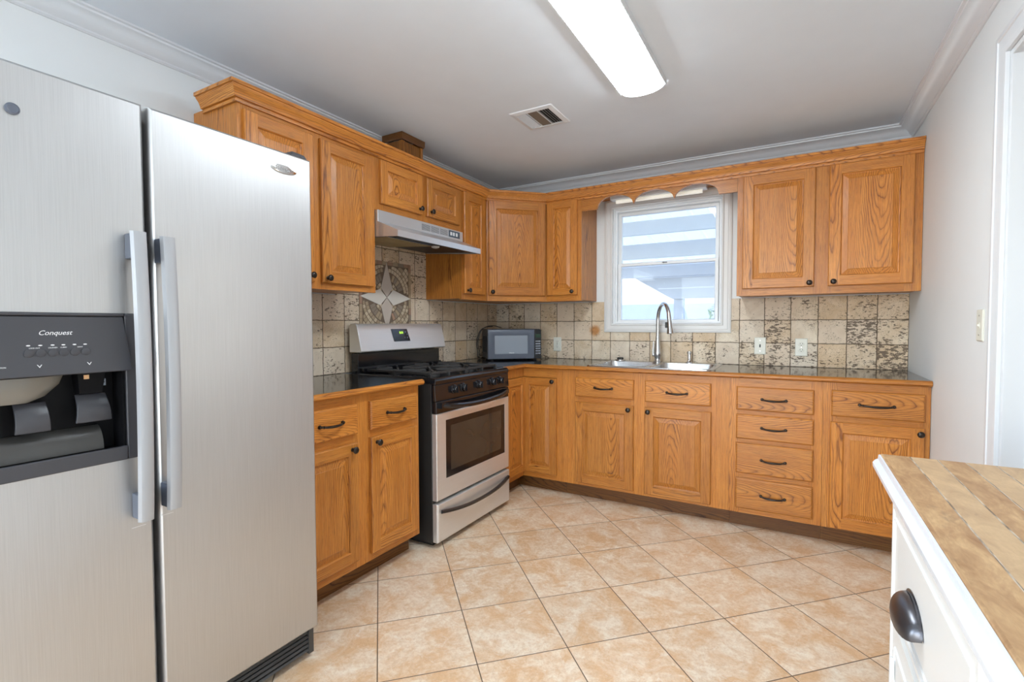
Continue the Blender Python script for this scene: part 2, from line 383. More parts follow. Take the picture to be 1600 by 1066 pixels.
def thing(name, label, cat, loc=(0, 0, 0), rz=0, group=None):
    o = bpy.data.objects.new(name, None); C.objects.link(o); o.location = loc; o.rotation_euler = (0, 0, rz)
    o.empty_display_size = .1
    return tag(o, label, cat, group)
def B(name, mats, parent, *boxes, bevel=0, **kw):
    m = MB()
    for b in boxes: m.box(*b)
    return m.build(name, mats, parent, bevel=bevel, **kw)
def text(body, size, loc, parent, mat, rot=(PI/2, 0, 0), name='lettering', shear=0, ext=.0003, sx=1):
    cu = bpy.data.curves.new(name, 'FONT'); cu.body = body; cu.size = size; cu.extrude = ext; cu.shear = shear
    cu.align_x = 'CENTER'; cu.align_y = 'CENTER'; cu.resolution_u = 3
    t = bpy.data.objects.new(name, cu); C.objects.link(t)
    bpy.context.view_layer.update()
    me = bpy.data.meshes.new_from_object(t.evaluated_get(bpy.context.evaluated_depsgraph_get()))
    bpy.data.objects.remove(t); me.name = name; me.materials.clear(); me.materials.append(mat)
    o = bpy.data.objects.new(name, me); C.objects.link(o); o.parent = parent; o.location = loc; o.rotation_euler = rot; o.scale = (sx, 1, 1)
    return o

W, H, RY = 2.885, 2.358, -6.7          # room width, ceiling height, rear wall
# ------------------------------------------------------------------ room shell
struct(B('floor', FLOORM, None, (-.12, 5.0, RY-.1, .12, -.1, 0), center=False))
struct(B('ceiling', CEILP, None, (-.12, 5.0, RY-.1, .12, H, H+.1)))
struct(B('wall_left', WALLP, None, (-.12, 0, -4.2, .12, 0, H), (-.12, 0, RY, -6.0, 0, H), (-.12, 0, -6.0, -4.2, 0, .55), (-.12, 0, -6.0, -4.2, 2.15, H)))  # opening behind the camera is made up, lets in the left fill
WX0, WX1, WZ0, WZ1 = 1.068, 1.862, 1.186, 2.085      # window hole
struct(B('wall_back', WALLP, None, (0, WX0, 0, .12, 0, H), (WX1, 5.0, 0, .12, 0, H), (WX0, WX1, 0, .12, 0, WZ0), (WX0, WX1, 0, .12, WZ1, H)))
DY0, DY1, DZ = -1.530, -2.45, 2.065                  # doorway in the right wall
struct(B('wall_right', WALLP, None, (W, W+.115, DY0, 0, 0, H), (W, W+.115, RY, -5.8, 0, H), (W, W+.115, -4.0, DY1, 0, H), (W, W+.115, -5.8, -4.0, 0, .55), (W, W+.115, -5.8, -4.0, 2.15, H), (W, W+.115, DY1, DY0, DZ, H)))  # opening behind the camera is made up, lets in the side fill
struct(B('wall_rear', WALLP, None, (0, .2, RY-.12, RY, 0, H), (2.8, 5.0, RY-.12, RY, 0, H), (.2, 2.8, RY-.12, RY, 0, .2), (.2, 2.8, RY-.12, RY, 2.2, H)))  # large unseen opening added to let in the rear fill
struct(B('wall_hall', WALLP, None, (4.9, 5.0, RY, 0, 0, H)))
struct(B('added_rear_window', TRIMW, None, (.2, .26, RY-.1, RY-.04, .2, 2.2), (2.74, 2.8, RY-.1, RY-.04, .2, 2.2), (1.47, 1.53, RY-.1, RY-.04, .2, 2.2), (.26, 1.47, RY-.1, RY-.04, 2.14, 2.2), (1.53, 2.74, RY-.1, RY-.04, 2.14, 2.2), (.26, 1.47, RY-.1, RY-.04, .2, .26), (1.53, 2.74, RY-.1, RY-.04, .2, .26)))  # made-up frame, without panes, around the added rear opening

m = MB()   # ceiling crown
prof = [(0, -.074), (.006, -.074), (.012, -.068), (.012, -.062), (.022, -.054), (.03, -.042), (.044, -.026), (.058, -.019), (.066, -.017), (.068, -.010), (.078, -.008), (.078, 0), (0, 0)]
m.sweep(prof, [(0, RY), (0, 0), (W, 0), (W, RY)], z=H)
struct(m.build('trim_1', TRIMW, None, smooth=True))
m = MB()   # doorway casing: flat band with raised outer lip, on the kitchen side, plus jamb and stop
cw = .070
def frame_sweep(m, prof, x, y0, y1, z0, z1, sgn=-1):        # casing up, across and down in a y/z plane
    pts = [(y0, z0), (y0, z1), (y1, z1), (y1, z0)]; dirs = [(1, 0), (1, 1), (-1, 1), (-1, 0)]
    m.loops([[(x+sgn*t, p[0]+d[0]*o, p[1]+d[1]*o) for o, t in prof] for p, d in zip(pts, dirs)], 0, cap0=0, cap1=0)
cprof = [(0, 0), (0, .012), (.012, .014), (.016, .010), (.026, .013), (.048, .015), (.052, .015), (.055, .019), (.067, .019), (cw, .018), (cw, 0)]
frame_sweep(m, cprof, W, DY0, DY1, 0, DZ)
m.box(W, W+.115, DY0-.018, DY0, 0, DZ); m.box(W, W+.115, DY1, DY1+.018, 0, DZ); m.box(W, W+.115, DY1+.018, DY0-.018, DZ-.018, DZ)
m.box(W+.055, W+.095, DY0-.03, DY0-.018, 0, DZ-.018)
struct(m.build('trim_2', TRIMW, None, bevel=.0015))
struct(B('baseboard_right', TRIMW, None, (W-.014, W, DY0+cw, -.62, 0, .09), (W-.014, W, RY, DY1-cw, 0, .09), bevel=.003))
struct(B('baseboard_left', TRIMW, None, (0, .014, RY, -3.6, 0, .09), bevel=.003))

# ------------------------------------------------------------------ kitchen window
m = MB()
def ring_xz(x0, x1, z0, z1, y): return [(x0, y, z0), (x1, y, z0), (x1, y, z1), (x0, y, z1)]
def nested(m, x0, x1, z0, z1, steps, mi=0, cap0=None, cap1=None):   # steps: (inset, y)
    m.loops([ring_xz(x0+i, x1-i, z0+i, z1-i, y) for i, y in steps], mi, cap0=cap0, cap1=cap1)
win = bpy.data.objects.new('window_1', None); C.objects.link(win); struct(win)
nested(m, 1.004, 1.916, 1.134, 2.148, [(0, 0), (0, -.018), (.008, -.022), (.02, -.022), (.026, -.016), (.05, -.014), (.056, -.020), (.063, -.018), (.066, 0), (.066, .03)])
o = m.build('casing', CASEW, win, smooth=True)
m = MB()
nested(m, 1.066, 1.864, 1.184, 2.087, [(0, .02), (.004, .004), (.016, .002), (.02, .012), (.03, .014), (.036, .03), (.036, .06), (0, .06)])
m.build('window_frame', VINYL, win, smooth=True)
def sash(z0, z1, y, gl):
    m = MB(); nested(m, 1.102, 1.828, z0, z1, [(0, y), (0, y-.02), (.003, y-.023), (.021, y-.022), (.026, y-.014), (.026, y)])
    s_ = m.build('sash', VINYL, win, smooth=True)
    g_ = B('glass_pane', gl, s_, (1.126, 1.804, y-.010, y-.007, z0+.024, z1-.024), center=False)
    g_.matrix_parent_inverse = Matrix.Translation(-s_.location)
    return s_
sash(1.640, 2.05, .056, GLASS); s_ = sash(1.205, 1.662, .040, GLASS2)
m = MB(); m.lathe([(.004, 0), (.006, -.004), (.005, -.009), (0.001, -.01)], (1.45, .018, 1.652), 'y', 12); m.box(1.44, 1.475, .006, .012, 1.649, 1.655)
m.build('sash_lock', PULLM, win)

# ------------------------------------------------------------------ backsplash
ML = travertine('travertine_left_wall', 'y', -.160-.1545*30, .1545, .914)
MR_ = travertine('travertine_back_wall', 'x', W-.1527*30, .1527, .914, stain=(.925, 1.145))
tag(B('tile_backsplash', ML, None, (0.0005, .010, -2.58, -.0005, .9145, 1.3695), (0.0005, .010, -1.757, -.966, 1.3695, 1.79), center=False), 'tumbled travertine tile backsplash on the left wall behind the range', 'backsplash')
tag(B('tile_backsplash', MR_, None, (.0105, 1.0035, -.010, -.0005, .9145, 1.3695), (1.0035, 1.9165, -.010, -.0005, .9145, 1.1335), (1.9165, W-.001, -.010, -.0005, .9145, 1.3695), center=False), 'tumbled travertine tile backsplash below the window wall cabinets behind the sink', 'backsplash')

# mosaic compass panel behind the range
CY, CZ, HS = -1.362, 1.373, .231
mp = thing('mosaic_panel', 'square stone mosaic panel with a four pointed star above the range', 'wall tile panel', (.0102, CY, CZ))
def yz(pts, t0, t1, m, mi=0):
    m.loops([[(t0, p[0], p[1]) for p in pts], [(t1, p[0], p[1]) for p in pts]], mi, cap0=mi, cap1=mi)
m = MB(); yz([(-HS, -HS), (HS, -HS), (HS, HS), (-HS, HS)], 0, .0012, m); m.build('grout_bed', plain('dark_grout', (.17, .12, .085), .8), mp)
m = MB(); tess_cols = [plain('stone_cream', (.55, .45, .32), .55, noise=.15), plain('stone_tan', (.38, .29, .19), .55, noise=.15), plain('stone_grey_brown', (.25, .20, .15), .5, noise=.15), plain('stone_rose', (.36, .22, .15), .55, noise=.15)]
def inkite(a, b):
    for (u, v) in ((abs(a), abs(b)), (abs(b), abs(a))):
        if u < .058 and v < u*.92+.004: return True
        if u >= .058 and v < .054*(HS-u)/(HS-.058)+.004: return True
    return False
def cell(poly, mi):
    cx = sum(p[0] for p in poly)/len(poly); cy = sum(p[1] for p in poly)/len(poly)
    if inkite(cx, cy) or max(abs(cx), abs(cy)) > .2: return
    q = [(cx+(p[0]-cx)*.86+random.uniform(-.0008, .0008), cy+(p[1]-cy)*.86+random.uniform(-.0008, .0008)) for p in poly]
    yz([(max(-.203, min(.203, a)), max(-.203, min(.203, b))) for a, b in q], .0012, .0042, m, mi)
def fan(ra, rb, nn, choose, off=0):
    for k in range(nn):
        a0, a1 = 2*PI*(k+off)/nn, 2*PI*(k+1+off)/nn
        cell([(ra*math.cos(a0), ra*math.sin(a0)), (rb*math.cos(a0), rb*math.sin(a0)), (rb*math.cos(a1), rb*math.sin(a1)), (ra*math.cos(a1), ra*math.sin(a1))], choose(k))
fan(.062, .085, 20, lambda k: random.choice((0, 0, 1))); fan(.086, .108, 28, lambda k: random.choice((0, 0, 1)), .4)
fan(.110, .162, 36, lambda k: random.choice((1, 2, 2, 3 if k > 17 else 2))); fan(.164, .190, 44, lambda k: random.choice((0, 0, 1)), .3)
fan(.192, .216, 52, lambda k: random.choice((0, 1, 0)), .1); fan(.218, .246, 56, lambda k: random.choice((0, 1)), .6); fan(.248, .276, 60, lambda k: random.choice((0, 1)), .2)
o = m.build('tessera', tess_cols, mp); o['kind'] = 'stuff'
m = MB(); st_cols = [plain('star_white_stone', (.66, .62, .56), .5, noise=.06), plain('star_grey_stone', (.52, .45, .39), .5, noise=.2)]
for k, mi in ((0, 0), (1, 1), (2, 0), (3, 1)):
    a = PI/2*k; ca, sa = math.cos(a), math.sin(a)
    L_ = [(0.002, 0), (.059, -.051), (HS-.006, 0), (.059, .051)]
    yz([(p[0]*ca-p[1]*sa, p[0]*sa+p[1]*ca) for p in L_], .0012, .0052, m, mi)
m.build('star_points', st_cols, mp)
m = MB(); brc = tess_cols[1:4]
for side in range(4):
    a = PI/2*side; ca, sa = math.cos(a), math.sin(a); u = -HS
    while u < HS-.03:
        wd = random.uniform(.04, .055); e = min(u+wd, HS-.026)
        yz([(p[0]*ca-p[1]*sa, p[0]*sa+p[1]*ca) for p in ((u+.001, .208), (e-.001, .208), (e-.001, HS-.001), (u+.001, HS-.001))], .0012, .0038, m, random.choice((0, 0, 1, 2)))
        u = e
o = m.build('border_strip', brc, mp)

# ------------------------------------------------------------------ cabinetry
def rect(x0, x1, z0, z1, y): return [(x0, y, z0), (x1, y, z0), (x1, y, z1), (x0, y, z1)]
def raised_door(parent, x0, x1, z0, z1, knob=None, fwid=.055, y=0, name='door'):
    m = MB(); t = y-.020
    # stiles (full height) and rails, outer edge eased
    e = .004; xi0, xi1, zi0, zi1 = x0+fwid, x1-fwid, z0+fwid, z1-fwid
    def slab(a0, a1, b0, b1, mi, ex0, ex1, ez0, ez1):
        f = [(a0+ex0, t, b0+ez0), (a1-ex1, t, b0+ez0), (a1-ex1, t, b1-ez1), (a0+ex0, t, b1-ez1)]
        k = [(a0, t+e, b0), (a1, t+e, b0), (a1, t+e, b1), (a0, t+e, b1)]
        bk = [(a0, y-.0005, b0), (a1, y-.0005, b0), (a1, y-.0005, b1), (a0, y-.0005, b1)]
        m.loops([f, k, bk], mi, cap0=mi, cap1=mi)
    slab(x0, xi0, z0, z1, 1, e, 0, e, e); slab(xi1, x1, z0, z1, 1, 0, e, e, e)
    slab(xi0, xi1, z0, zi0, 2, 0, 0, e, 0); slab(xi0, xi1, zi1, z1, 2, 0, 0, 0, e)
    # sticking profile and raised field
    st = [(0, t+.0005), (.003, t+.004), (.0045, t+.009), (.008, t+.010), (.034, t+.0035), (.036, t+.0015)]
    w_ = min(x1-x0, z1-z0)-2*fwid
    if w_ < .10: st = [(a*w_/.115, b) for a, b in st]
    ls = [rect(xi0+i, xi1-i, zi0+i, zi1-i, yy) for i, yy in st]
    m.loops(ls, [[2, 1, 2, 1], [2, 1, 2, 1], 0, 0, 0], cap1=0)
    o = m.build(name, OAK, parent)
    if knob: add_knob(o, knob[0], t, knob[1])
    return o
def child_fix(c, p):
    c.location = Vector(c.location)-Vector(p.location); c.parent = p
def add_knob(p, x, y, z):
    m = MB(); m.lathe([(.009, 0), (.009, -.002), (.0055, -.004), (.005, -.011), (.009, -.015), (.0145, -.019), (.0155, -.023), (.013, -.027), (.007, -.0295), (.001, -.030)], (x, y, z), 'y', 20)
    k = m.build('knob', BRONZE, None, smooth=True); child_fix(k, p)
def add_pull(p, x, y, z, span=.118):
    m = MB(); h = span/2; path, rad = [], []
    for k in range(21):
        s = -1+k/10; xx = x+s*h; arch = (1-abs(s)**2.6)
        path.append((xx, y-.006-.020*arch, z-.004*arch)); rad.append(.0040+.0022*(1-abs(s))**.6 if abs(s) < .9 else .0052)
    m.tube(path, rad, 8)
    for s in (-1, 1): m.lathe([(.0085, 0), (.0085, -.003), (.0065, -.006), (.0055, -.011), (.001, -.012)], (x+s*h, y, z), 'y', 14)
    for s in (-.82, .82): m.lathe([(.0035, 0), (.0062, .002), (.0062, .005), (.0035, .007)], (x+s*h-.0035, y-.016, z-.001), 'x', 10)
    k = m.build('handle', BRONZE, None, smooth=True); child_fix(k, p)
def drawer(parent, x0, x1, z0, z1, y=0, mi=3, pull=True, px=None, span=.118):
    m = MB(); t = y-.020
    m.loops([rect(x0+.008, x1-.008, z0+.008, z1-.008, t), rect(x0+.004, x1-.004, z0+.004, z1-.004, t+.0015), rect(x0, x1, z0, z1, t+.006), rect(x0, x1, z0, z1, y-.0005)], mi, cap0=mi, cap1=mi)
    o = m.build('drawer', OAK, parent)
    if pull: add_pull(o, px if px is not None else (x0+x1)/2, t, (z0+z1)/2, span)
    return o
def frame(parent, wdt, z0, z1, stiles, rails, th=.019, fluted=(), ex=0):
    """face frame: stiles [(x0,x1)], rails [(x0,x1,z0,z1)]"""
    m = MB()
    for a, b_ in stiles: m.box(a, b_, 0, th, z0, z1, 1)
    for a, b_, c_, d_ in rails: m.box(a, b_, 0, th, c_, d_, 2)
    for a in fluted: m.box(a-.003, a+.003, -.0015, 0, z0, z1, 1)
    return m.build('face_frame', OAK, parent)
BH = .884
def base_cab(name, label, x, y, rz, wdt, depth=.590, group=None, body=None):
    t = thing(name, label, 'cabinet', (x, y, 0), rz, group)
    m = MB(); m.box(0, .016, .0195, depth, .10, BH-.002, 1); m.box(wdt-.016, wdt, .0195, depth, .10, BH-.002, 1); m.box(.016, wdt-.016, .0195, depth, .10, .118, 1); m.box(.016, wdt-.016, depth-.006, depth, .118, BH-.002, 1); m.build('body', OAK, t)
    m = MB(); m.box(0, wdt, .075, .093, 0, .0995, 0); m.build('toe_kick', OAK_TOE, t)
    return t
FY = -.605
GB = 'oak base cabinets'
# sink base
t = base_cab('sink_base_cabinet', 'wide oak base cabinet under the sink with two drawer fronts over two doors', .912, FY, 0, 1.975-.912-.001, .56, GB)
X = lambda a: a-.912
frame(t, 1.063, .10, BH, [(0, X(1.03)), (X(1.395), X(1.50)), (X(1.86), X(1.9745))], [(X(1.03), X(1.395), BH-.055, BH), (X(1.50), X(1.86), BH-.055, BH), (X(1.03), X(1.395), .66, .72), (X(1.50), X(1.86), .66, .72), (X(1.03), X(1.395), .10, .135), (X(1.50), X(1.86), .10, .135)], fluted=[X(1.90), X(1.915), X(1.93)])
drawer(t, X(1.013), X(1.412), .710, .838); drawer(t, X(1.485), X(1.875), .706, .841)
raised_door(t, X(1.013), X(1.412), .122, .672, (X(1.383), .647)); raised_door(t, X(1.484), X(1.877), .118, .672, (X(1.508), .645))
# drawer bank
t = base_cab('drawer_cabinet', 'narrow oak base cabinet with a stack of four drawers', 1.975, FY, 0, .460, group=GB)
X = lambda a: a-1.975
frame(t, .46, .10, BH, [(0, X(2.03)), (X(2.375), .460)], [(X(2.03), X(2.375), a, b_) for a, b_ in ((.10, .145), (.295, .35), (.50, .545), (.665, .715), (.825, BH))], fluted=[X(1.985)])
for a, b_ in ((.702, .836), (.536, .676), (.336, .511), (.131, .307)): drawer(t, X(2.013), X(2.395), a, b_)
# right base
t = base_cab('base_cabinet', 'oak base cabinet against the right wall with one drawer over one door', 2.436, FY, 0, W-2.436-.002, group=GB)
X = lambda a: a-2.436
frame(t, .447, .10, BH, [(0, X(2.50)), (X(2.835), .447)], [(X(2.50), X(2.835), a, b_) for a, b_ in ((.10, .13), (.66, .72), (.825, BH))])
drawer(t, X(2.473), X(2.860), .706, .843, span=.142); raised_door(t, X(2.470), X(2.861), .106, .676, (X(2.842), .650))
# corner base (L-shaped, bifold door)
t = thing('corner_base_cabinet', 'L-shaped oak corner base cabinet with a folding door beside the range', 'cabinet', (0, 0, 0), 0, GB)
m = MB(); LS = [(.012, -.012), (.012, -.918), (.585, -.918), (.585, -.585), (.910, -.585), (.910, -.012)]
m.loops([[(a, b_, .10) for a, b_ in LS], [(a, b_, BH-.002) for a, b_ in LS]], 1, cap0=1, cap1=1); m.build('body', OAK, t)
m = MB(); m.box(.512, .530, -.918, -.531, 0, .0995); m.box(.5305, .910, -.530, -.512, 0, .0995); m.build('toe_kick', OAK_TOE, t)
m = MB()
m.box(.8705, .911, -.605, -.5855, .10, BH, 1); m.box(.6055, .870, -.605, -.5855, .822, BH, 2); m.box(.6055, .870, -.605, -.5855, .10, .136, 2)
m.box(.5855, .605, -.918, -.5855, .822, BH, 1); m.box(.5855, .605, -.918, -.5855, .10, .136, 1)
m.build('face_frame', OAK, t)
raised_door(t, .607, .870, .139, .819, (.846, .798), y=-.6045+.0, fwid=.05)
o = raised_door(None, 0, .285, .139, .819, None, fwid=.05); o.parent = t
o.rotation_euler = (0, 0, PI/2); cx, cz = o.location.x, o.location.z
o.location = (.605+.0105, -.607-.285+cx, cz)
# left base
t = base_cab('base_cabinet', 'oak base cabinet between refrigerator and range, two drawers over two doors', .605, -2.545, PI/2, .795, .590, GB)
X = lambda a: a+2.545
frame(t, .795, .10, BH, [(0, X(-2.46)), (X(-2.19), X(-2.08)), (X(-1.80), .795)], [(a, c_, z0, z1) for a, c_ in ((X(-2.46), X(-2.19)), (X(-2.08), X(-1.80))) for z0, z1 in ((.10, .15), (.66, .72), (.83, BH))])
drawer(t, X(-2.492), X(-2.173), .712, .845, px=X(-2.32)); drawer(t, X(-2.095), X(-1.777), .714, .845, px=X(-1.935))
raised_door(t, X(-2.492), X(-2.173), .140, .674, (X(-2.208), .648), fwid=.05); raised_door(t, X(-2.095), X(-1.777), .136, .678, (X(-2.062), .652), fwid=.05)

# ---- upper cabinets
UF = -.32; UB, UT = 1.37, 2.125; GU = 'oak wall cabinets'
def upper(name, label, x, y, rz, wdt, zb=UB, depth=.3185):
    t = thing(name, label, 'cabinet', (x, y, 0), rz, GU)
    m = MB(); m.box(0, wdt, .0195, depth, zb+.006, UT, 1); m.build('body', OAK, t)
    return t
def uframe(t, wdt, zb, stiles, top=2.075, bot=.045):
    st = sorted(stiles); rl = []
    for i in range(len(st)-1): rl += [(st[i][1], st[i+1][0], zb, zb+bot), (st[i][1], st[i+1][0], top, UT)]
    frame(t, wdt, zb, UT, st, rl)
t = upper('wall_cabinet', 'oak wall cabinet with two doors above the window wall counter, right of the window', 1.977, UF, 0, W-1.977-.002, depth=.3195-.0005)
X = lambda a: a-1.977
uframe(t, .906, UB, [(0, X(2.05)), (X(2.37), X(2.48)), (X(2.81), .906)])
raised_door(t, X(2.010), X(2.392), 1.412, 2.103, (X(2.368), 1.435), fwid=.057); raised_door(t, X(2.460), X(2.845), 1.413, 2.103, (X(2.486), 1.436), fwid=.057)
t = upper('wall_cabinet', 'narrow oak wall cabinet with one door immediately left of the window', .6505, UF, 0, .935-.6505)
X = lambda a: a-.6505
uframe(t, .2845, UB, [(0, .035), (.235, .2845)])
raised_door(t, X(.662), X(.907), 1.413, 2.112, (X(.873), 1.438), fwid=.050)
# diagonal corner
t = thing('corner_wall_cabinet', 'diagonal oak corner wall cabinet above the microwave', 'cabinet', (.32, -.65, 0), PI/4, GU)
dl = .33*math.sqrt(2)
m = MB(); r45 = lambda px, py: ((px-.32)*math.cos(-PI/4)-(py+.65)*math.sin(-PI/4), (px-.32)*math.sin(-PI/4)+(py+.65)*math.cos(-PI/4))
P5 = [r45(*p) for p in ((.012, -.0125), (.012, -.649), (.307, -.649), (.649, -.307), (.649, -.0125))]
m.loops([[(a, b_, UB+.006) for a, b_ in P5], [(a, b_, UT) for a, b_ in P5]], 1, cap0=1, cap1=1); m.build('body', OAK, t)
uframe(t, dl, UB, [(.001, .04), (dl-.04, dl-.001)])
raised_door(t, .014, dl-.014, 1.411, 2.108, (.040, 1.436), fwid=.058)
t = upper('wall_cabinet', 'narrow oak wall cabinet with one door between range hood and corner cabinet', .32, -.965, PI/2, .3145)
X = lambda a: a+.965
uframe(t, .3145, UB, [(0, .045), (.26, .3145)])
raised_door(t, X(-.949), X(-.693), 1.410, 2.103, (X(-.915), 1.433), fwid=.05)
t = upper('wall_cabinet', 'short two-door oak wall cabinet over the range hood', .32, -1.760, PI/2, .7945, zb=1.822)
X = lambda a: a+1.760
uframe(t, .7945, 1.822, [(0, .06), (.35, .445), (.735, .7945)])
raised_door(t, X(-1.725), X(-1.382), 1.861, 2.098, (X(-1.410), 1.892), fwid=.05); raised_door(t, X(-1.337), X(-1.003), 1.863, 2.098, (X(-1.305), 1.893), fwid=.05)
t = upper('wall_cabinet', 'tall two-door oak wall cabinet partly hidden behind the refrigerator', .32, -2.512, PI/2, .7515)
X = lambda a: a+2.512
uframe(t, .7515, UB, [(0, .05), (.335, .43), (.69, .7515)])
raised_door(t, X(-2.490), X(-2.160), 1.400, 2.085, (X(-2.185), 1.43), fwid=.055); raised_door(t, X(-2.117), X(-1.790), 1.400, 2.085, (X(-2.09), 1.424), fwid=.055)
# oak crown over all the wall cabinets
m = MB(); cp = [(0.0005, -.03), (.010, -.03), (.011, -.021), (.006, -.019), (.006, -.014), (.015, -.012), (.017, -.002), (.023, .012), (.034, .025), (.035, .030), (.042, .031), (.042, .045), (0.0005, .045)]
m.sweep(cp, [(.085, -2.513), (.3202, -2.513), (.3202, -.650), (.650, -.3202), (W-.003, -.3202)], z=2.135, mi=[1, 0, 1, 1], cap=1)
tag(m.build('crown_moulding', [oak('oak_crown', 'y', .12, .05), oak('oak_crown_back', 'x', .12, .05)], None, smooth=True), 'oak crown moulding running along the tops of the wall cabinets', 'moulding')
# scalloped valance
m = MB(); pts = [(.936, 2.022), (1.053, 2.022)]
for a, b_ in ((1.053, 1.319), (1.319, 1.592), (1.592, 1.868)):
    c_, hw = (a+b_)/2, (b_-a)/2
    z0 = 2.030 if a > 1.1 else 2.022
    for k in range(1, 24):
        s = -1+k/12
        pts.append((c_+s*hw, 2.024+.081*math.sqrt(max(0, 1-abs(s)**2.15))))
    pts.append((b_, 2.030 if b_ < 1.8 else 2.022))
pts += [(1.976, 2.022), (1.976, 2.13), (.936, 2.13)]
lo = [p for p in pts]
# strip quads so that the curved lower edge stays clean
bot = pts[:-2]; m.loops([[(a, -.3195, z), (a, -.3195, 2.13), (a, -.300, 2.13), (a, -.300, z)] for a, z in [(.936, 2.022)]+bot[1:]], 0, cap0=0, cap1=0)
vt = m.build('valance', OAK[2], None)
tag(vt, 'scalloped oak valance board spanning above the sink window', 'valance')
tag(B('valance_top_board', OAK[2], None, (.936, 1.976, -.2995, -.012, 2.150, 2.165)), 'flat oak board closing the top between the cabinets over the window', 'shelf board')
lf = thing('strip_light', 'small white fluorescent strip light tucked behind the valance', 'light', (0, 0, 0))
B('housing', LENSW, lf, (1.11, 1.775, -.20, -.125, 2.105, 2.1495), bevel=.003)
m = MB(); m.lathe([(.013, 0), (.013, .60)], (1.145, -.162, 2.093), 'x', 12); m.build('tube', plain('lit_tube', (.9, .9, .85), .4, emit=(1, .9, .72), es=.25), lf, smooth=True)

# duct cover box above the range cabinets
t = thing('duct_cover_box', 'dark oak boxed duct cover standing on top of the cabinets below the ceiling', 'duct cover')
dk = oak('oak_dark_stain', 'z', .1, .05, tone=.42); dkr = oak('oak_dark_trim', 'y', .1, .05, tone=.26)
DX, DYa, DYb = .232, -1.445, -1.262
B('side_panel', dk, t, (.08, DX, DYa, DYb, 2.126, 2.31))
mid = oak('oak_mid_stain', 'z', .2, .03, tone=.62)
B('corner_strip', mid, t, (DX+.0003, DX+.006, DYa-.0045, DYa+.022, 2.126, 2.31), (DX-.022, DX+.0003, DYa-.0045, DYa-.0005, 2.126, 2.31)); B('corner_strip', mid, t, (DX+.0003, DX+.006, DYb-.020, DYb+.003, 2.126, 2.31))
m = MB(); m.sweep([(0.0005, -.02), (.006, -.02), (.009, -.012), (.009, .022), (0.0005, .022)], [(.085, DYa-.005), (DX+.0065, DYa-.005), (DX+.0065, DYb+.004), (.085, DYb+.004)], z=2.333); m.build('top_trim', dkr, t)

# ------------------------------------------------------------------ countertops
def nosing(path):
    m = MB(); m.sweep([(0, .0), (.010, -.003), (.016, -.010), (.016, -.020), (.010, -.027), (0, -.030)], path, z=.914, mi=[0, 1][:len(path)-1]); return m
t = thing('countertop', 'L-shaped black granite countertop with oak edge, running from range to right wall', 'countertop')
SX0, SX1, SY0, SY1 = 1.10, 1.85, -.575, -.075
m = MB()
for a in ((.0105, .622, -.919, -.622), (.0105, SX0, -.622, SY0), (SX0, SX1, -.622, SY0), (SX1, W-.002, -.622, SY0), (.0105, SX0, SY0, SY1), (SX1, W-.002, SY0, SY1), (.0105, W-.002, SY1, -.0105)):
    m.box(*a, .8845, .914)
m.build('stone_top', GRAN, t, center=False)
nosing([(.622, -.919), (.622, -.622), (W-.002, -.622)]).build('wood_edge', [OAK_Y, OAK[2]], t, smooth=True)
t = thing('countertop', 'short black granite countertop with oak edge between refrigerator and range', 'countertop')
B('stone_top', GRAN, t, (.0105, .622, -2.55, -1.742, .8845, .914), center=False)
nosing([(.622, -2.55), (.622, -1.738)]).build('wood_edge', [OAK_Y, OAK[2]], t, smooth=True)

# ------------------------------------------------------------------ sink, faucet and small fittings
t = thing('kitchen_sink', 'stainless steel double bowl drop-in sink set in the black counter', 'sink', (0, 0, .914))
m = MB(); x0, x1, y0, y1 = 1.075, 1.872, -.595, -.055
def rr(xa, xb, ya, yb, r, z, n=5):
    P = []
    for cx, cy, a0 in ((xb-r, yb-r, 0), (xa+r, yb-r, PI/2), (xa+r, ya+r, PI), (xb-r, ya+r, 3*PI/2)):
        for k in range(n+1):
            a = a0+PI/2*k/n; P.append((cx+r*math.cos(a), cy+r*math.sin(a), z))
    return P
m.loops([rr(x0, x1, y0, y1, .03, .0003), rr(x0+.004, x1-.004, y0+.004, y1-.004, .028, .006), rr(x0+.012, x1-.012, y0+.012, y1-.012, .024, .006)], 0)
# deck built as strips round two bowls
bw = [(1.103, 1.462, -.570, -.150), (1.486, 1.845, -.570, -.150)]
z = .006
m.box(x0+.012, x1-.012, -.1495, y1-.012, .003, z); m.box(x0+.012, x1-.012, y0+.012, -.5705, .003, z)
m.box(x0+.012, 1.103, -.5705, -.1495, .003, z); m.box(1.462, 1.486, -.5705, -.1495, .003, z); m.box(1.845, x1-.012, -.5705, -.1495, .003, z)
m.build('rim', SINKM, t, smooth=True)
for a, b_, c_, d_ in bw:
    m = MB(); m.loops([rr(a, b_, c_, d_, .05, .0062), rr(a+.003, b_-.003, c_+.003, d_-.003, .05, -.004), rr(a+.012, b_-.012, c_+.012, d_-.012, .05, -.14), rr(a+.035, b_-.035, c_+.035, d_-.035, .04, -.165), rr(a+.12, b_-.12, c_+.15, d_-.15, .03, -.17)], 0, cap1=0)
    m.build('bowl', SINKM, t, smooth=True)
t = thing('faucet', 'tall brushed steel gooseneck faucet with pull-down spray head', 'faucet', (1.438, -.098, .920))
m = MB(); m.lathe([(.030, 0), (.030, .006), (.024, .012), (.022, .03), (.027, .045), (.029, .062), (.026, .082), (.022, .11), (.0175, .15), (.0150, .19)], (0, 0, 0), 'z', 24); m.build('body', STEELB, t, smooth=True)
path = [(0, 0, .185), (0, 0, .26)]; ux, uy = .115, -.165
for k in range(0, 15):
    a = PI*k/14*.93; s = (1-math.cos(a))/2; path.append((ux*s, uy*s, .30+.118*math.sin(a)*1.0+.0))
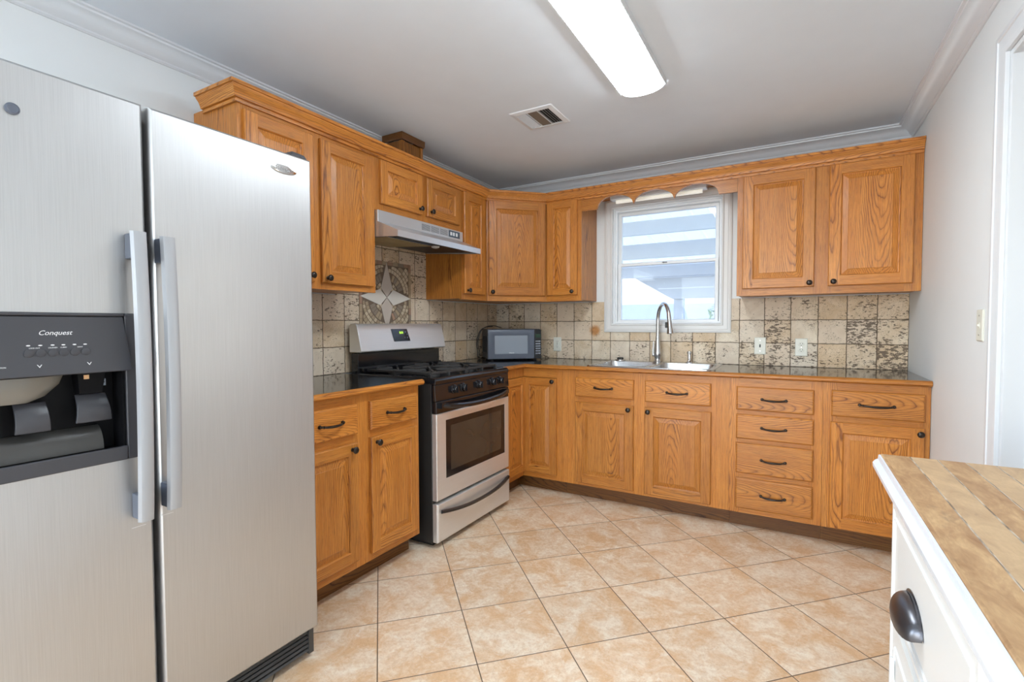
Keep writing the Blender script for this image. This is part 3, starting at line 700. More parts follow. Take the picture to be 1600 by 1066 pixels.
m = MB(); m.tube(path, .0135, 14); m.build('neck', STEELB, t, smooth=True)
e = Vector(path[-1]); d = Vector((.09, -.03, -1)).normalized()
hp = [e+d*s for s in (-.004, .02, .05, .075, .115, .118)]
m = MB(); m.tube([tuple(p) for p in hp], [.0145, .0145, .0165, .0185, .0245, .020], 18); m.build('spray_head', STEELB, t, smooth=True)
m = MB(); c_ = e+d*.055; m.box(c_.x-.030, c_.x-.016, c_.y-.009, c_.y+.005, c_.z-.022, c_.z+.018); o = m.build('spray_button', BLACKM, t, bevel=.003)
m = MB(); m.tube([(-.024, 0, .05), (-.034, -.002, .056)], .014, 14); m.tube([(-.034, -.002, .052), (-.033, -.004, .09), (-.028, -.006, .150)], [.008, .007, .0045], 10); m.build('lever', STEELB, t, smooth=True)
t = tag(bpy.data.objects.new('soap_dispenser', None), 'small brushed steel pump dispenser right of the faucet', 'soap dispenser'); C.objects.link(t); t.location = (1.658, -.100, .920)
m = MB(); m.lathe([(.024, 0), (.024, .006), (.017, .010), (.012, .020), (.0125, .060), (.0125, .064)], (0, 0, 0), 'z', 18); m.build('base', STEELB, t, smooth=True)
m = MB(); m.lathe([(.0115, .065), (.015, .067), (.015, .082), (.010, .084)], (0, 0, 0), 'z', 16); m.tube([(0, 0, .075), (.012, -.032, .074)], .005, 8); m.build('pump_head', STEELB, t, smooth=True)
t = thing('drain_stopper', 'round sink strainer with black cap lying on the rear rim of the sink', 'strainer', (1.162, -.105, .920))
m = MB(); m.lathe([(.036, 0), (.040, .003), (.038, .010), (.026, .013)], (0, 0, 0), 'z', 24); m.build('rim', STEELB, t, smooth=True)
m = MB(); m.lathe([(.024, .0132), (.024, .022), (.020, .026), (.002, .027)], (0, 0, 0), 'z', 20); m.build('cap', BLACKM, t, smooth=True)

# ------------------------------------------------------------------ wall plates
def plate(label, name, x, z, kind):
    t = thing(name, label, 'outlet' if kind == 'duplex' else 'wall plate', (x, -.0102, z))
    m = MB(); m.loops([rect(-.035, .035, -.0575, .0575, 0), rect(-.035, .035, -.0575, .0575, -.003), rect(-.031, .031, -.0535, .0535, -.006)], 0, cap1=0); m.build('cover_plate', PLATE, t)
    if kind == 'duplex':
        for s in (-1, 1):
            m = MB(); m.lathe([(.017, -.006), (.017, -.0078), (.015, -.0085)], (0, 0, s*.0195), 'y', 20, ex=(1, .82)); o = m.build('receptacle', PLATE, t, smooth=True)
            m = MB()
            for a in (-.0065, .0065): m.box(a-.0011, a+.0011, -.0090, -.0084, s*.0195+.000, s*.0195+.008)
            m.lathe([(.0024, -.0084), (.0024, -.0090)], (0, 0, s*.0195-.007), 'y', 8); k = m.build('slots', DARK, None); child_fix(k, o)
        m = MB(); m.lathe([(.003, -.006), (.003, -.0075)], (0, 0, 0), 'y', 10); m.build('screw', STEELB, t)
    else:
        m = MB(); m.box(-.004, .004, -.0075, -.006, -.010, .010); m.box(-.003, .003, -.012, -.0075, -.004, .004); m.build('switch_toggle', PLATE if kind == 'switch' else BLACKM, t)
        for s in (-1, 1):
            m = MB(); m.lathe([(.003, -.006), (.003, -.0072)], (0, 0, s*.035), 'y', 10); m.build('screw', STEELB, t)
    return t
plate('ivory double outlet on the backsplash just right of the microwave', 'wall_outlet', .600, 1.032, 'duplex')
plate('ivory cover plate with one small jack, right of the sink', 'jack_plate', 2.097, 1.047, 'jack')
plate('ivory double outlet on the backsplash under the right wall cabinet', 'wall_outlet', 2.336, 1.042, 'duplex')
t = plate('ivory light switch on the right wall beside the doorway', 'light_switch', 0, 0, 'switch'); t.location = (W-.0003, -1.322, 1.188); t.rotation_euler = (0, 0, -PI/2); t['category'] = 'light switch'

# ------------------------------------------------------------------ gas range   (local: x along the wall, -y towards the room)
R0 = -1.688; RW = .762
t = thing('gas_range', 'black and stainless steel freestanding gas range between the oak cabinets', 'stove', (.64, R0, 0), PI/2)
B('body', BLACKM, t, (0, RW, 0, .60, .028, .885), (.03, RW-.03, .02, .58, .0, .028), bevel=.002)
m = MB()      # cooktop with raised rim
m.loops([[(0, -.028, .878), (RW, -.028, .878), (RW, .60, .878), (0, .60, .878)], [(0, -.030, .900), (RW, -.030, .900), (RW, .60, .900), (0, .60, .900)],
         [(.008, -.020, .913), (RW-.008, -.020, .913), (RW-.008, .598, .913), (.008, .598, .913)], [(.028, .018, .913), (RW-.028, .018, .913), (RW-.028, .585, .913), (.028, .585, .913)],
         [(.04, .03, .903), (RW-.04, .03, .903), (RW-.04, .575, .903), (.04, .575, .903)]], 0, cap0=0, cap1=0)
m.build('cooktop', BLACKG, t, bevel=.004, seg=3)
def burner(x, y, r):
    m = MB(); m.lathe([(r*1.25, 0), (r*1.2, .008), (r*.8, .010), (r*.75, .014)], (x, y, .903), 'z', 24); o = m.build('burner', BLACKM, t, smooth=True)
    m = MB(); m.lathe([(r, 0), (r, .006), (r*.9, .009), (.002, .010)], (x, y, .9172), 'z', 24); k = m.build('burner_cap', IRON, None, smooth=True); child_fix(k, o)
for x in (.19, .572):
    for y in (.145, .435): burner(x, y, .036 if y < .3 else .03)
def grate(xa, xb, ya, yb):
    m = MB(); z0, z1, wv = .913, .930, .0055
    def bar(p, q, za=.924, zb=.938, w_=wv):
        p, q = Vector(p), Vector(q); d = (q-p).normalized(); nn = Vector((-d.y, d.x))*w_
        b0 = [(p+nn), (q+nn), (q-nn), (p-nn)]
        m.hull8([(v.x, v.y, za) for v in b0], [(v.x, v.y, zb) for v in b0])
    for y in (ya, yb, (ya+yb)/2): bar((xa, y), (xb, y))
    for x in (xa, xb): bar((x, ya), (x, yb))
    xc = (xa+xb)/2
    for yc in ((ya*3+yb)/4, (ya+3*yb)/4):
        for a in range(4):
            ang = PI/4+PI/2*a; dx, dy = math.cos(ang), math.sin(ang)
            lim = min((xb-xa)/2/abs(dx), (yb-ya)/4/abs(dy)); bar((xc+dx*.032, yc+dy*.032), (xc+dx*lim, yc+dy*lim), .924, .940, .0045)
        for a in range(4):
            ang = PI/2*a; dx, dy = math.cos(ang), math.sin(ang); lim = (xb-xa)/2 if abs(dx) > .5 else (yb-ya)/4
            bar((xc+dx*.045, yc+dy*.045), (xc+dx*lim, yc+dy*lim), .924, .939, .0045)
    for x in (xa, xb, xc):
        for y in (ya, yb, (ya+yb)/2): m.box(x-.008, x+.008, y-.008, y+.008, .9035 if x in (xa, xb) else .9035, .930)
    m.build('grate', IRON, t, bevel=.0018)
grate(.05, .371, .045, .56); grate(.391, RW-.05, .045, .56)
# backguard: local y .47-.60 => world x .04-.17
yb = .60
B('backguard_base', BLACKG, t, (0.004, RW-.004, .545, yb, .886, 1.030), (0.02, RW-.02, .515, .545, .9135, 0.945), bevel=.004)
m = MB()
def arcp(x0_, x1_, tt): pass
secs = [(.504, 1.036), (.500, 1.042), (.512, 1.10), (.526, 1.16), (.534, 1.190), (.545, 1.202), (.585, 1.204), (.598, 1.19), (.598, 1.036)]
ls = [[(x_, a, b_) for a, b_ in secs] for x_ in (-.012, RW+.012)]
m.loops([[(-.004, a+.006 if a < .59 else a, b_-.004 if b_ > 1.1 else b_+.004) for a, b_ in secs]] and [ls[0], ls[1]], 0, cap0=0, cap1=0)
bg = m.build('backguard_panel', STEELH, t, bevel=.008, seg=3)
def gy(z_): 
    for (a, b_), (c_, d_) in zip(secs[1:5], secs[2:6]):
        if b_ <= z_ <= d_: return a+(c_-a)*(z_-b_)/(d_-b_)
    return .5
m = MB(); q = [(.268, 1.092), (.415, 1.092), (.400, 1.170), (.256, 1.170)]
m.loops([[(a, gy(b_)-.0015+.003, b_) for a, b_ in q], [(a, gy(b_)-.004, b_) for a, b_ in q]], 0, cap1=0); dp = m.build('display', BLACKG, None, bevel=.002); child_fix(dp, bg)
slope = math.atan2(.016, .06)
x_ = text('8:01', .022, (.340, gy(1.145)-.0062, 1.146), t, GREEN, (PI/2-slope, 0, 0), name='clock_digits'); x_.parent = dp; x_.location = Vector(x_.location)-Vector(bg.location)-Vector(dp.location)
for a, b_ in ((.378, 1.150), (.365, 1.115), (.388, 1.114), (.392, 1.135)):
    m = MB(); m.lathe([(.0055, -.0045), (.0055, -.006)], (a, gy(b_), b_), 'y', 12); k = m.build('button', GREYP, None); child_fix(k, bg)
# control panel and knobs
m = MB(); m.hull8([(0, -.030, .790), (RW, -.030, .790), (RW, 0, .790), (0, 0, .790)], [(0, -.024, .8775), (RW, -.024, .8775), (RW, 0, .8775), (0, 0, .8775)]); m.build('control_panel', BLACKG, t, bevel=.003)
for y_ in (-1.524, -1.439, -1.279, -1.129, -1.038):
    x_ = y_-R0; m = MB(); m.lathe([(.026, 0), (.026, -.004), (.021, -.006), (.0195, -.024), (.017, -.027), (.001, -.028)], (x_, -.027, .840), 'y', 24)
    m.box(x_-.0045, x_+.0045, -.066+.004, -.052, .822, .858); m.build('knob', BLACKG, t, smooth=True)
# oven door
DT = -.031
m = MB(); wx0, wx1, wz0, wz1 = .085, .705, .362, .680
def holed(m, x0, x1, z0, z1, hx0, hx1, hz0, hz1, yf, yb_, mi=0, e=.003):
    m.loops([rect(hx0, hx1, hz0, hz1, yf+.006), rect(hx0, hx1, hz0, hz1, yf), rect(x0+e, x1-e, z0+e, z1-e, yf), rect(x0, x1, z0, z1, yf+e), rect(x0, x1, z0, z1, yb_)], mi, cap1=mi)
holed(m, .006, RW-.006, .256, .722, wx0, wx1, wz0, wz1, DT, -.0005)
od = m.build('oven_door', STEELH, t)
m = MB(); m.box(wx0+.0003, wx1-.0003, DT+.0015, DT+.0055, wz0+.0003, wz1-.0003); k = m.build('oven_window', BLACKG, None); child_fix(k, od)
m = MB(); m.box(wx0+.045, wx1-.045, DT+.0008, DT+.0014, wz0+.035, wz1-.035); k = m.build('window_glass', OVENG, None); child_fix(k, od)
m = MB(); m.box(.006, RW-.006, DT+.001, 0, .7225, .787); 
k = m.build('door_top_band', BLACKG, None, bevel=.004); child_fix(k, od)
m = MB(); pth = []
for k_ in range(25):
    s = -1+k_/12; pth.append((RW/2+s*.335, DT-.010-.028*(1-abs(s)**4), .760-.020*(1-s*s)+.004))
m.tube(pth, [.012 if 0 < i < 24 else .010 for i in range(25)], 10, flat=1.2)
for s in (-1, 1): m.box(RW/2+s*.335-.014, RW/2+s*.335+.014, DT-.018, DT+.0008, .750, .778)
k = m.build('handle', BLACKG, None, smooth=True); child_fix(k, od)
# storage drawer
m = MB(); m.loops([rect(.012, RW-.012, .036, .236, DT-.006), rect(.004, RW-.004, .032, .240, DT+.002), rect(.004, RW-.004, .032, .240, -.0005)], 0, cap0=0, cap1=0)
dr = m.build('storage_drawer', STEELH, t, bevel=.003)
m = MB(); ls = []
for k_ in range(25):
    s = -1+k_/12; x_ = RW/2+s*.350; dz = -.028*(1-s*s); yy = DT-.006-.026*(1-abs(s)**3)-.004
    hh = .020-.004*(1-abs(s))
    ls.append([(x_, yy, .196+dz-hh/2), (x_, yy-.010, .196+dz-hh/4), (x_, yy-.012, .196+dz+hh/3), (x_, yy-.004, .196+dz+hh/2), (x_, DT-.0065 if abs(s) > .93 else yy+.008, .196+dz+hh/2), (x_, DT-.0065 if abs(s) > .93 else yy+.008, .196+dz-hh/2)])
m.loops(ls, 0, cap0=0, cap1=0); k = m.build('handle', BLACKG, None, smooth=True); child_fix(k, dr)

# ------------------------------------------------------------------ range hood
t = thing('range_hood', 'light grey under-cabinet range hood above the gas range', 'range hood', (.341, -1.756, 0), PI/2)
HW = .783
m = MB(); m.box(0, HW, 0.001, .32, 1.757, 1.8205); m.build('upper_band', HOODM, t, bevel=.002)
m = MB()      # sloping canopy shell: side plates, sloped top, front lip
zl0, zl1, yl = 1.664, 1.698, -.140
for x_ in (0, HW-.002):
    m.prism([(x_, .001, 1.7565), (x_, .32, 1.7565), (x_, .32, 1.700), (x_, .02, zl0+.012), (x_, yl, zl0), (x_, yl, zl1)], (.002, 0, 0))
m.hull8([(.002, yl, zl1-.004), (HW-.002, yl, zl1-.004), (HW-.002, .0, 1.752), (.002, .0, 1.752)], [(.002, yl, zl1), (HW-.002, yl, zl1), (HW-.002, .0, 1.7565), (.002, .0, 1.7565)])
m.build('canopy', HOODM, t)
m = MB(); m.box(0.0, HW, yl-.003, yl, zl0, zl1); m.build('front_lip', HOODM, t, bevel=.001)
m = MB(); m.hull8([(.003, yl+.001, zl0+.010), (HW-.003, yl+.001, zl0+.010), (HW-.003, .319, 1.704), (.003, .319, 1.704)], [(.003, yl+.001, zl0+.014), (HW-.003, yl+.001, zl0+.014), (HW-.003, .319, 1.708), (.003, .319, 1.708)])
m.build('underside', BLACKM, t)
m = MB(); fs = lambda y_: zl0+.010+(y_-yl)*(1.704-zl0-.010)/(.319-yl)-.001
m.hull8([(.03, yl+.10, fs(yl+.10)-.006), (.40, yl+.10, fs(yl+.10)-.006), (.40, .30, fs(.30)-.006), (.03, .30, fs(.30)-.006)], [(.03, yl+.10, fs(yl+.10)), (.40, yl+.10, fs(yl+.10)), (.40, .30, fs(.30)), (.03, .30, fs(.30))])
fl = m.build('grease_filter', FILTM, t)
m = MB()
for a, b_, c_, d_ in ((.022, .408, yl+.092, yl+.10), (.022, .408, .30, .308), (.022, .03, yl+.10, .30), (.40, .408, yl+.10, .30)):
    m.hull8([(a, c_, fs(c_)-.008), (b_, c_, fs(c_)-.008), (b_, d_, fs(d_)-.008), (a, d_, fs(d_)-.008)], [(a, c_, fs(c_)-.0005), (b_, c_, fs(c_)-.0005), (b_, d_, fs(d_)-.0005), (a, d_, fs(d_)-.0005)])
k = m.build('filter_frame', STEELB, None); child_fix(k, fl)
m = MB()
for j in range(3):
    for r in range(6):
        a = .36+j*.088; zz = 1.772+r*.0062
        m.box(a, a+.078, -.0006, .0011, zz, zz+.0028)
m.build('vent_slots', plain('slot_grey', (.16, .17, .18), .6), t)
m = MB(); m.box(.626, .745, -.0010, .0011, 1.770, 1.812); sp = m.build('switch_panel', plain('switch_panel_blue_grey', (.06, .09, .12), .4), t)
for a in (.640, .668, .700):
    m = MB(); m.box(a, a+.018, -.003, -.0012, 1.780, 1.802); k = m.build('rocker_switch', LENSW, None); child_fix(k, sp)
m = MB(); m.lathe([(.026, 0), (.022, -.008), (.012, -.012), (.002, -.013)], (.425, -.05, 1.674), 'z', 16); m.build('lamp_cover', plain('frosted_cover', (.5, .5, .5), .3), t, smooth=True)

# ------------------------------------------------------------------ microwave
a0, a1 = Vector((.240, -.515)), Vector((.556, -.222)); ang = math.atan2(a1.y-a0.y, a1.x-a0.x); mw = (a1-a0).length
t = thing('microwave', 'dark grey countertop microwave set diagonally in the corner', 'microwave', (a0.x, a0.y, .9145), ang)
MH = .245
B('body', BLACKP, t, (.004, mw-.004, .018, .280, .012, MH), bevel=.005)
B('foot', BLACKM, t, (.03, .05, .03, .05, 0, .012)); B('foot', BLACKM, t, (mw-.05, mw-.03, .03, .05, 0, .012)); B('foot', BLACKM, t, (.03, .05, .24, .26, 0, .012)); B('foot', BLACKM, t, (mw-.05, mw-.03, .24, .26, 0, .012))
m = MB(); m.loops([rect(.055, .320, .050, .195, -.0005), rect(.045, .330, .040, .205, -.002), rect(.004, .372, .014, MH-.014, -.004), rect(0, .375, .010, MH-.004, .002), rect(0, .375, .010, MH-.004, .0175)], 0, cap1=0)
md = m.build('door', GREYP, t, smooth=True)
m = MB(); m.box(.0555, .3195, -.0002, .004, .0505, .1945); k = m.build('door_window', MWIN, None); child_fix(k, md)
x_ = text('EMERSON', .009, (.19, -.0016, .058), t, LETTER); x_.parent = md; x_.location = Vector(x_.location)-Vector(md.location)
B('control_panel', BLACKG, t, (.3765, mw, -.003, .0175, .010, MH-.004), bevel=.003)
m = MB()
for r in range(6):
    for c_ in range(3): m.box(.384+c_*.014, .394+c_*.014, -.0050, -.0032, .048+r*.019, .058+r*.019)
m.build('keypad', plain('keypad_grey', (.35, .37, .42), .4), t)
B('display', plain('dark_green_display', (.02, .05, .03), .2), t, (.382, .424, -.0045, -.0032, .178, .205))
m = MB()
for k_ in range(9): m.box(.0005, .0038, .06+k_*.02, .068+k_*.02, .06, .19)
m.build('vent_slots', DARK, t)
# cord looping at the left of the microwave
m = MB(); pts = [(.150, -.160, 1.168), (.125, -.24, 1.185), (.105, -.31, 1.180), (.085, -.36, 1.155), (.070, -.38, 1.10), (.062, -.385, 1.04), (.066, -.375, .98), (.066, -.376, .935), (.050, -.335, .920)]
def smooth_path(p, n=6):
    P = [Vector(q) for q in p]; P = [P[0]*2-P[1]]+P+[P[-1]*2-P[-2]]; out = []
    for i in range(1, len(P)-2):
        for k in range(n):
            s = k/n; a, b_, c_, d_ = P[i-1:i+3]
            out.append(tuple(.5*((2*b_)+(c_-a)*s+(2*a-5*b_+4*c_-d_)*s*s+(3*b_-a-3*c_+d_)*s**3)))
    out.append(tuple(P[-2])); return out
m.tube(smooth_path(pts), .0032, 8)
m.tube(smooth_path([(x_-.004, y_-.014, z_-.006 if z_ > .95 else z_) for x_, y_, z_ in pts[1:]]), .0032, 8)
tag(m.build('power_cord', BLACKM, None, smooth=True), 'black power cord looping up beside the microwave', 'cord')

# ------------------------------------------------------------------ refrigerator (local x along wall, -y into room)
FX, F0 = .765, -3.468; FH = 1.77
t = thing('refrigerator', 'stainless steel side-by-side refrigerator with ice and water dispenser', 'refrigerator', (FX, F0, 0), PI/2)
B('cabinet_case', BLACKP, t, (.004, .906, .0, .715, .02, 1.750), (.03, .88, .03, .68, 0, .02), bevel=.003)
DF = -.068      # door face
dz0, dz1 = .116, FH
# freezer door with dispenser opening
m = MB(); hx0, hx1, hz0, hz1 = .030, .372, .857, 1.228
m.loops([rect(hx0, hx1, hz0, hz1, -.004), rect(hx0, hx1, hz0, hz1, DF), rect(.010, .398-.008, dz0+.008, dz1-.008, DF), rect(.004, .398-.002, dz0+.002, dz1-.002, DF+.005), rect(.002, .398, dz0, dz1, DF+.014), rect(.002, .398, dz0, dz1, -.004)], 0, cap0=0, cap1=0)
fd = m.build('freezer_door', STEELV, t, smooth=True)
m = MB(); m.loops([rect(.418, .900, dz0+.008, dz1-.008, DF), rect(.412, .906, dz0+.002, dz1-.002, DF+.005), rect(.410, .908, dz0, dz1, DF+.014), rect(.410, .908, dz0, dz1, -.004)], 0, cap0=0, cap1=0)
rd = m.build('fresh_food_door', STEELV, t, smooth=True)
B('door_gasket', BLACKM, t, (.01, .39, -.0035, -.0002, .13, 1.745), (.418, .90, -.0035, -.0002, .13, 1.745))
def fhandle(door, xa, xb, za, zb):
    m = MB(); ls = []
    for k_ in range(21):
        s = -1+k_/10; z_ = (za+zb)/2+s*(zb-za)/2; bow = .012*(1-s*s); yy = DF-.052-bow
        ls.append([(xa, yy+.012, z_), (xa+.004, yy+.002, z_), (xa+.009, yy, z_), (xb-.009, yy, z_), (xb-.004, yy+.002, z_), (xb, yy+.012, z_), (xb-.003, yy+.016, z_), (xa+.003, yy+.016, z_)])
    m.loops(ls, 0, cap0=0, cap1=0)
    h = m.build('handle', HANDLEM, None, smooth=True); child_fix(h, door)
    for zc in (za+.035, zb-.035):
        m = MB(); m.box(xa+.004, xb-.004, DF-.041, DF-.0003, zc-.032, zc+.032); k = m.build('handle_mount', GREYP, None, bevel=.003); child_fix(k, door)
fhandle(fd, .344, .380, .70, 1.432); fhandle(rd, .410, .446, .71, 1.428)
# dispenser assembly (parts of the freezer door)
def fp(mb, name, mats, **kw):
    o = mb.build(name, mats, None, **kw); child_fix(o, fd); return o
m = MB(); e_ = .0004
m.box(hx0+e_, hx1-e_, -.010, -.0045, hz0+e_, hz1-e_)                       # back of recess
m.box(hx0+e_, hx0+.012, DF, -.010, hz0+e_, 1.082); m.box(.336, .342, DF+.002, -.010, hz0+e_, 1.082)
m.box(hx0+.012, .336, DF+.004, -.010, hz0+e_, hz0+.030)
fp(m, 'dispenser_cavity', CAVITY)
m = MB()
m.box(.342+e_, hx1-e_, DF-.004, -.011, hz0+e_, hz1-e_)                        # right bezel
m.box(hx0+e_, .342, DF-.006, DF+.004-e_, hz0+e_, hz0+.036)              # bottom bezel
m.box(hx0+e_, .342, DF-.006, DF+.004, hz1-.008, hz1-e_)
fp(m, 'dispenser_bezel', BLACKP, bevel=.003)
m = MB(); m.hull8([(hx0+e_, DF-.020, 1.084), (.352, DF-.020, 1.084), (.352, -.011, 1.084), (hx0+e_, -.011, 1.084)], [(hx0+e_, DF-.003, 1.2195), (.340, DF-.003, 1.2195), (.340, -.011, 1.2195), (hx0+e_, -.011, 1.2195)])
cpn = fp(m, 'dispenser_control_panel', BLACKP, bevel=.003)
py = lambda z_: DF-.020+.017*(z_-1.084)/.1355
tilt = PI/2-math.atan2(.017, .1355)
def ptxt(s, size, y_, z_, **kw):
    o = text(s, size, (y_-F0, py(z_)-.0006, z_), t, LETTER, (tilt, 0, 0), **kw)
    o.parent = cpn; o.location = Vector(o.location)-Vector(cpn.location)-Vector(fd.location)
ptxt('Conquest', .015, -3.262, 1.181, shear=.35, ext=.0004)
bys = (-3.309, -3.289, -3.268, -3.249, -3.229, -3.209)
for y_, s_ in zip(bys, ('o', 'o', 'u', 'u', 'x', '*')): ptxt(s_, .011, y_, 1.137)
for y_, s_ in ((-3.299, 'LOCK OUT'), (-3.268, 'CRUSHED'), (-3.249, 'CUBED'), (-3.219, 'LIGHT')): ptxt(s_, .0036, y_, 1.1475)
ptxt('V', .010, -3.293, 1.107, sx=1.5); ptxt('V', .010, -3.204, 1.107, sx=1.5); ptxt('WATER FILTRATION', .004, -3.365, 1.108)
for y_ in bys:
    m = MB(); m.lathe([(.0085, 0), (.0085, -.0018), (.007, -.0024)], (y_-F0, py(1.136), 1.136), 'y', 18); fp(m, 'button', BLACKP, smooth=True)
for y_ in bys:
    m = MB(); m.lathe([(.0035, 0), (.0035, -.0012)], (y_-F0, py(1.154), 1.1535), 'y', 12, ex=(1, .4)); fp(m, 'indicator_light', LETTER)
# cavity contents: ice chute, two paddles, bowed inner tray wall
m = MB(); cx = -3.335-F0
m.loops([[(cx+.095*math.cos(a), -.012 if math.sin(a) < 0 and False else -.045-.0+.028*math.sin(a)*0-.0, 0) for a in [0]] for _ in ()] or [[(cx+r*math.cos(2*PI*k/24), -.042+r*.30*math.sin(2*PI*k/24), z_) for k in range(24)] for r, z_ in ((.096, 1.0815), (.088, 1.062), (.062, 1.036), (.034, 1.024))], 0, cap0=0, cap1=0)
fp(m, 'ice_chute', CHUTE, smooth=True)
def paddle(cx, w0, w1, zt, zb, mount=True):
    m = MB(); ls = []
    for k in range(7):
        s = k/6; z_ = zt+(zb-zt)*s; w_ = w0+(w1-w0)*s; yo = -.030-.020*s-.010*math.sin(PI*s)
        ls.append([(cx-w_, yo, z_), (cx-w_*.5, yo-.003, z_), (cx+w_*.5, yo-.003, z_), (cx+w_, yo, z_), (cx+w_, yo+.006, z_), (cx-w_, yo+.006, z_)])
    m.loops(ls, 0, cap0=0, cap1=0); fp(m, 'dispenser_paddle', BLACKP, bevel=.002)
paddle(-3.297-F0, .028, .031, 1.022, .955); paddle(-3.185-F0, .030, .036, 1.030, .962)
m = MB(); m.hull8([(-3.21-F0, -.042, 1.031), (-3.165-F0, -.042, 1.031), (-3.165-F0, -.0105, 1.031), (-3.21-F0, -.0105, 1.031)], [(-3.215-F0, -.050, 1.083), (-3.16-F0, -.050, 1.083), (-3.16-F0, -.0105, 1.083), (-3.215-F0, -.0105, 1.083)]); fp(m, 'water_spout', CAVITY)
m = MB(); ls = []
for k in range(9):
    a = PI/2*k/8; ls.append([(x_, -.0105-.040*math.sin(a), .892+.058*math.cos(a)) for x_ in (.043, .300)]+[(x_, -.0102, .892+.058*math.cos(a)) for x_ in (.300, .043)])
m.loops(ls, 0, cap0=0, cap1=0); fp(m, 'cup_rest', plain('smoked_plastic', (.05, .048, .045), .25, noise=.3), smooth=True)
m = MB()
for k in range(14): m.box(.046+k*.020, .056+k*.020, DF+.008, -.052, .8875, .8885)
fp(m, 'drip_grille', BLACKP)
m = MB(); m.box(.300, .322, -.0115, -.0105, 1.045, 1.062); lb = fp(m, 'spec_label', plain('label_blue_grey', (.42, .48, .56), .5))
m = MB()
for k in range(3): m.box(.303+k*.006, .308+k*.006, -.0120, -.0116, 1.0525, 1.0545)
fp(m, 'spec_print', DARK)
m = MB(); m.box(-3.204-F0, -3.194-F0, -.0525, -.0505, 1.068, 1.078); fp(m, 'amber_tab', plain('amber', (.75, .45, .22), .5))
m = MB(); m.lathe([(.0125, 0), (.0125, -.004), (.009, -.006), (.006, -.005)], (-3.318-F0, DF, 1.665), 'y', 22); fp(m, 'door_plug', GREYP, smooth=True)
# badge
m = MB(); m.lathe([(.046, 0), (.046, -.002), (.043, -.0032)], (-2.666-F0, DF, 1.7105), 'y', 32, ex=(1, .31)); bd = m.build('badge', BADGE, None, smooth=True); child_fix(bd, rd)
x_ = text('Whirlpool', .016, (-2.666-F0, DF-.0036, 1.7105), t, plain('badge_print_grey', (.25, .25, .25), .4), shear=.3); x_.parent = bd; x_.location = Vector(x_.location)-Vector(rd.location)-Vector(bd.location)
m = MB(); m.box(.346, .378, DF-.0006, DF-.0002, .675, .6762); fp(m, 'scuff_mark', LETTER)
m = MB(); m.box(.412, .444, DF-.0006, DF-.0002, .685, .6862); k = m.build('scuff_mark', LETTER, None); child_fix(k, rd)
# hinge cover and toe grille
m = MB(); m.hull8([(.835, -.060, FH+.0008), (.900, -.060, FH+.0008), (.900, .05, FH+.0008), (.835, .05, FH+.0008)], [(.850, -.045, FH+.020), (.895, -.050, FH+.016), (.895, .045, FH+.020), (.850, .045, FH+.022)]); m.build('hinge_cover', BLACKP, t, bevel=.004)
m = MB(); m.box(.03, .885, -.030, -.006, .022, .105); m.box(.885, .915-.010, -.042, .0-.004, .015, .110)
m.box(.005, .03, -.042, -.004, .015, .110)
for k in range(5):
    z_ = .028+k*.016; m.hull8([(.03, -.042, z_), (.885, -.042, z_), (.885, -.031, z_), (.03, -.031, z_)], [(.03, -.036, z_+.007), (.885, -.036, z_+.007), (.885, -.031, z_+.007), (.03, -.031, z_+.007)])
m.build('toe_grille', plain('grille_grey_black', (.05, .048, .046), .32), t, bevel=.001)

# ------------------------------------------------------------------ painted work island (bottom right)
t = thing('kitchen_island', 'white painted island with worn wooden plank top in the right foreground', 'island')
IX0, IX1, IY0, IY1, IZ = 2.475, 2.865, -3.62, -2.330, .900
m = MB(); m.box(IX0, IX1, IY0, IY1, IZ-.028, IZ); top = m.build('plank_top', IWOOD, t, bevel=.002)
m = MB(); pr = [(0.0003, -.002), (.004, -.003), (.005, -.012), (.010, -.015), (.0145, -.021), (.014, -.030), (.009, -.034), (.008, -.042), (.002, -.052), (-.012, -.060), (-.012, -.0285), (0.0003, -.0285)]
m.sweep(pr, [(IX0, IY0), (IX0, IY1-.0), (IX1, IY1-.0)][::-1], z=IZ) if False else m.sweep([(-a, b_) for a, b_ in pr], [(IX0, IY0), (IX0, IY1)], z=IZ)
m.build('edge_moulding', PAINTM, t, smooth=True)
FXI = 2.494
B('cabinet_body', PAINTI, t, (FXI+.004, IX1-.01, IY0+.03, -2.372, .06, IZ-.0285), (FXI+.03, IX1-.03, IY0+.05, -2.40, 0, .06), bevel=.002)
m = MB(); m.box(FXI, FXI+.0038, -2.407, -2.372, .06, IZ-.060); m.box(FXI, FXI+.0038, -2.98, -2.407, .820, IZ-.060); m.box(FXI, FXI+.0038, -2.98, -2.407, .585, .600); m.box(FXI, FXI+.0038, -3.02, -2.98, .06, IZ-.060)
m.build('face_frame', PAINTI, t)
def ring_yz(y0, y1, z0, z1, x): return [(x, y0, z0), (x, y1, z0), (x, y1, z1), (x, y0, z1)]
def bead_front(name, y0, y1, z0, z1, b):
    m = MB(); f = FXI-.006
    m.loops([ring_yz(y0, y1, z0, z1, FXI+.0035), ring_yz(y0, y1, z0, z1, f), ring_yz(y0+.010, y1-.010, z0+.010, z1-.010, f), ring_yz(y0+.0115, y1-.0115, z0+.0115, z1-.0115, f+.003), ring_yz(y0+b, y1-b, z0+b, z1-b, f+.003),
             ring_yz(y0+b+.0015, y1-b-.0015, z0+b+.0015, z1-b-.0015, f-.001), ring_yz(y0+b+.004, y1-b-.004, z0+b+.004, z1-b-.004, f-.001), ring_yz(y0+b+.0055, y1-b-.0055, z0+b+.0055, z1-b-.0055, f+.002)], 0, cap1=0)
    return m.build(name, PAINTI, t)
drw = bead_front('drawer', -2.978, -2.410, .604, .816, .024)
door_ = bead_front('door', -2.978, -2.410, .075, .582, .05)
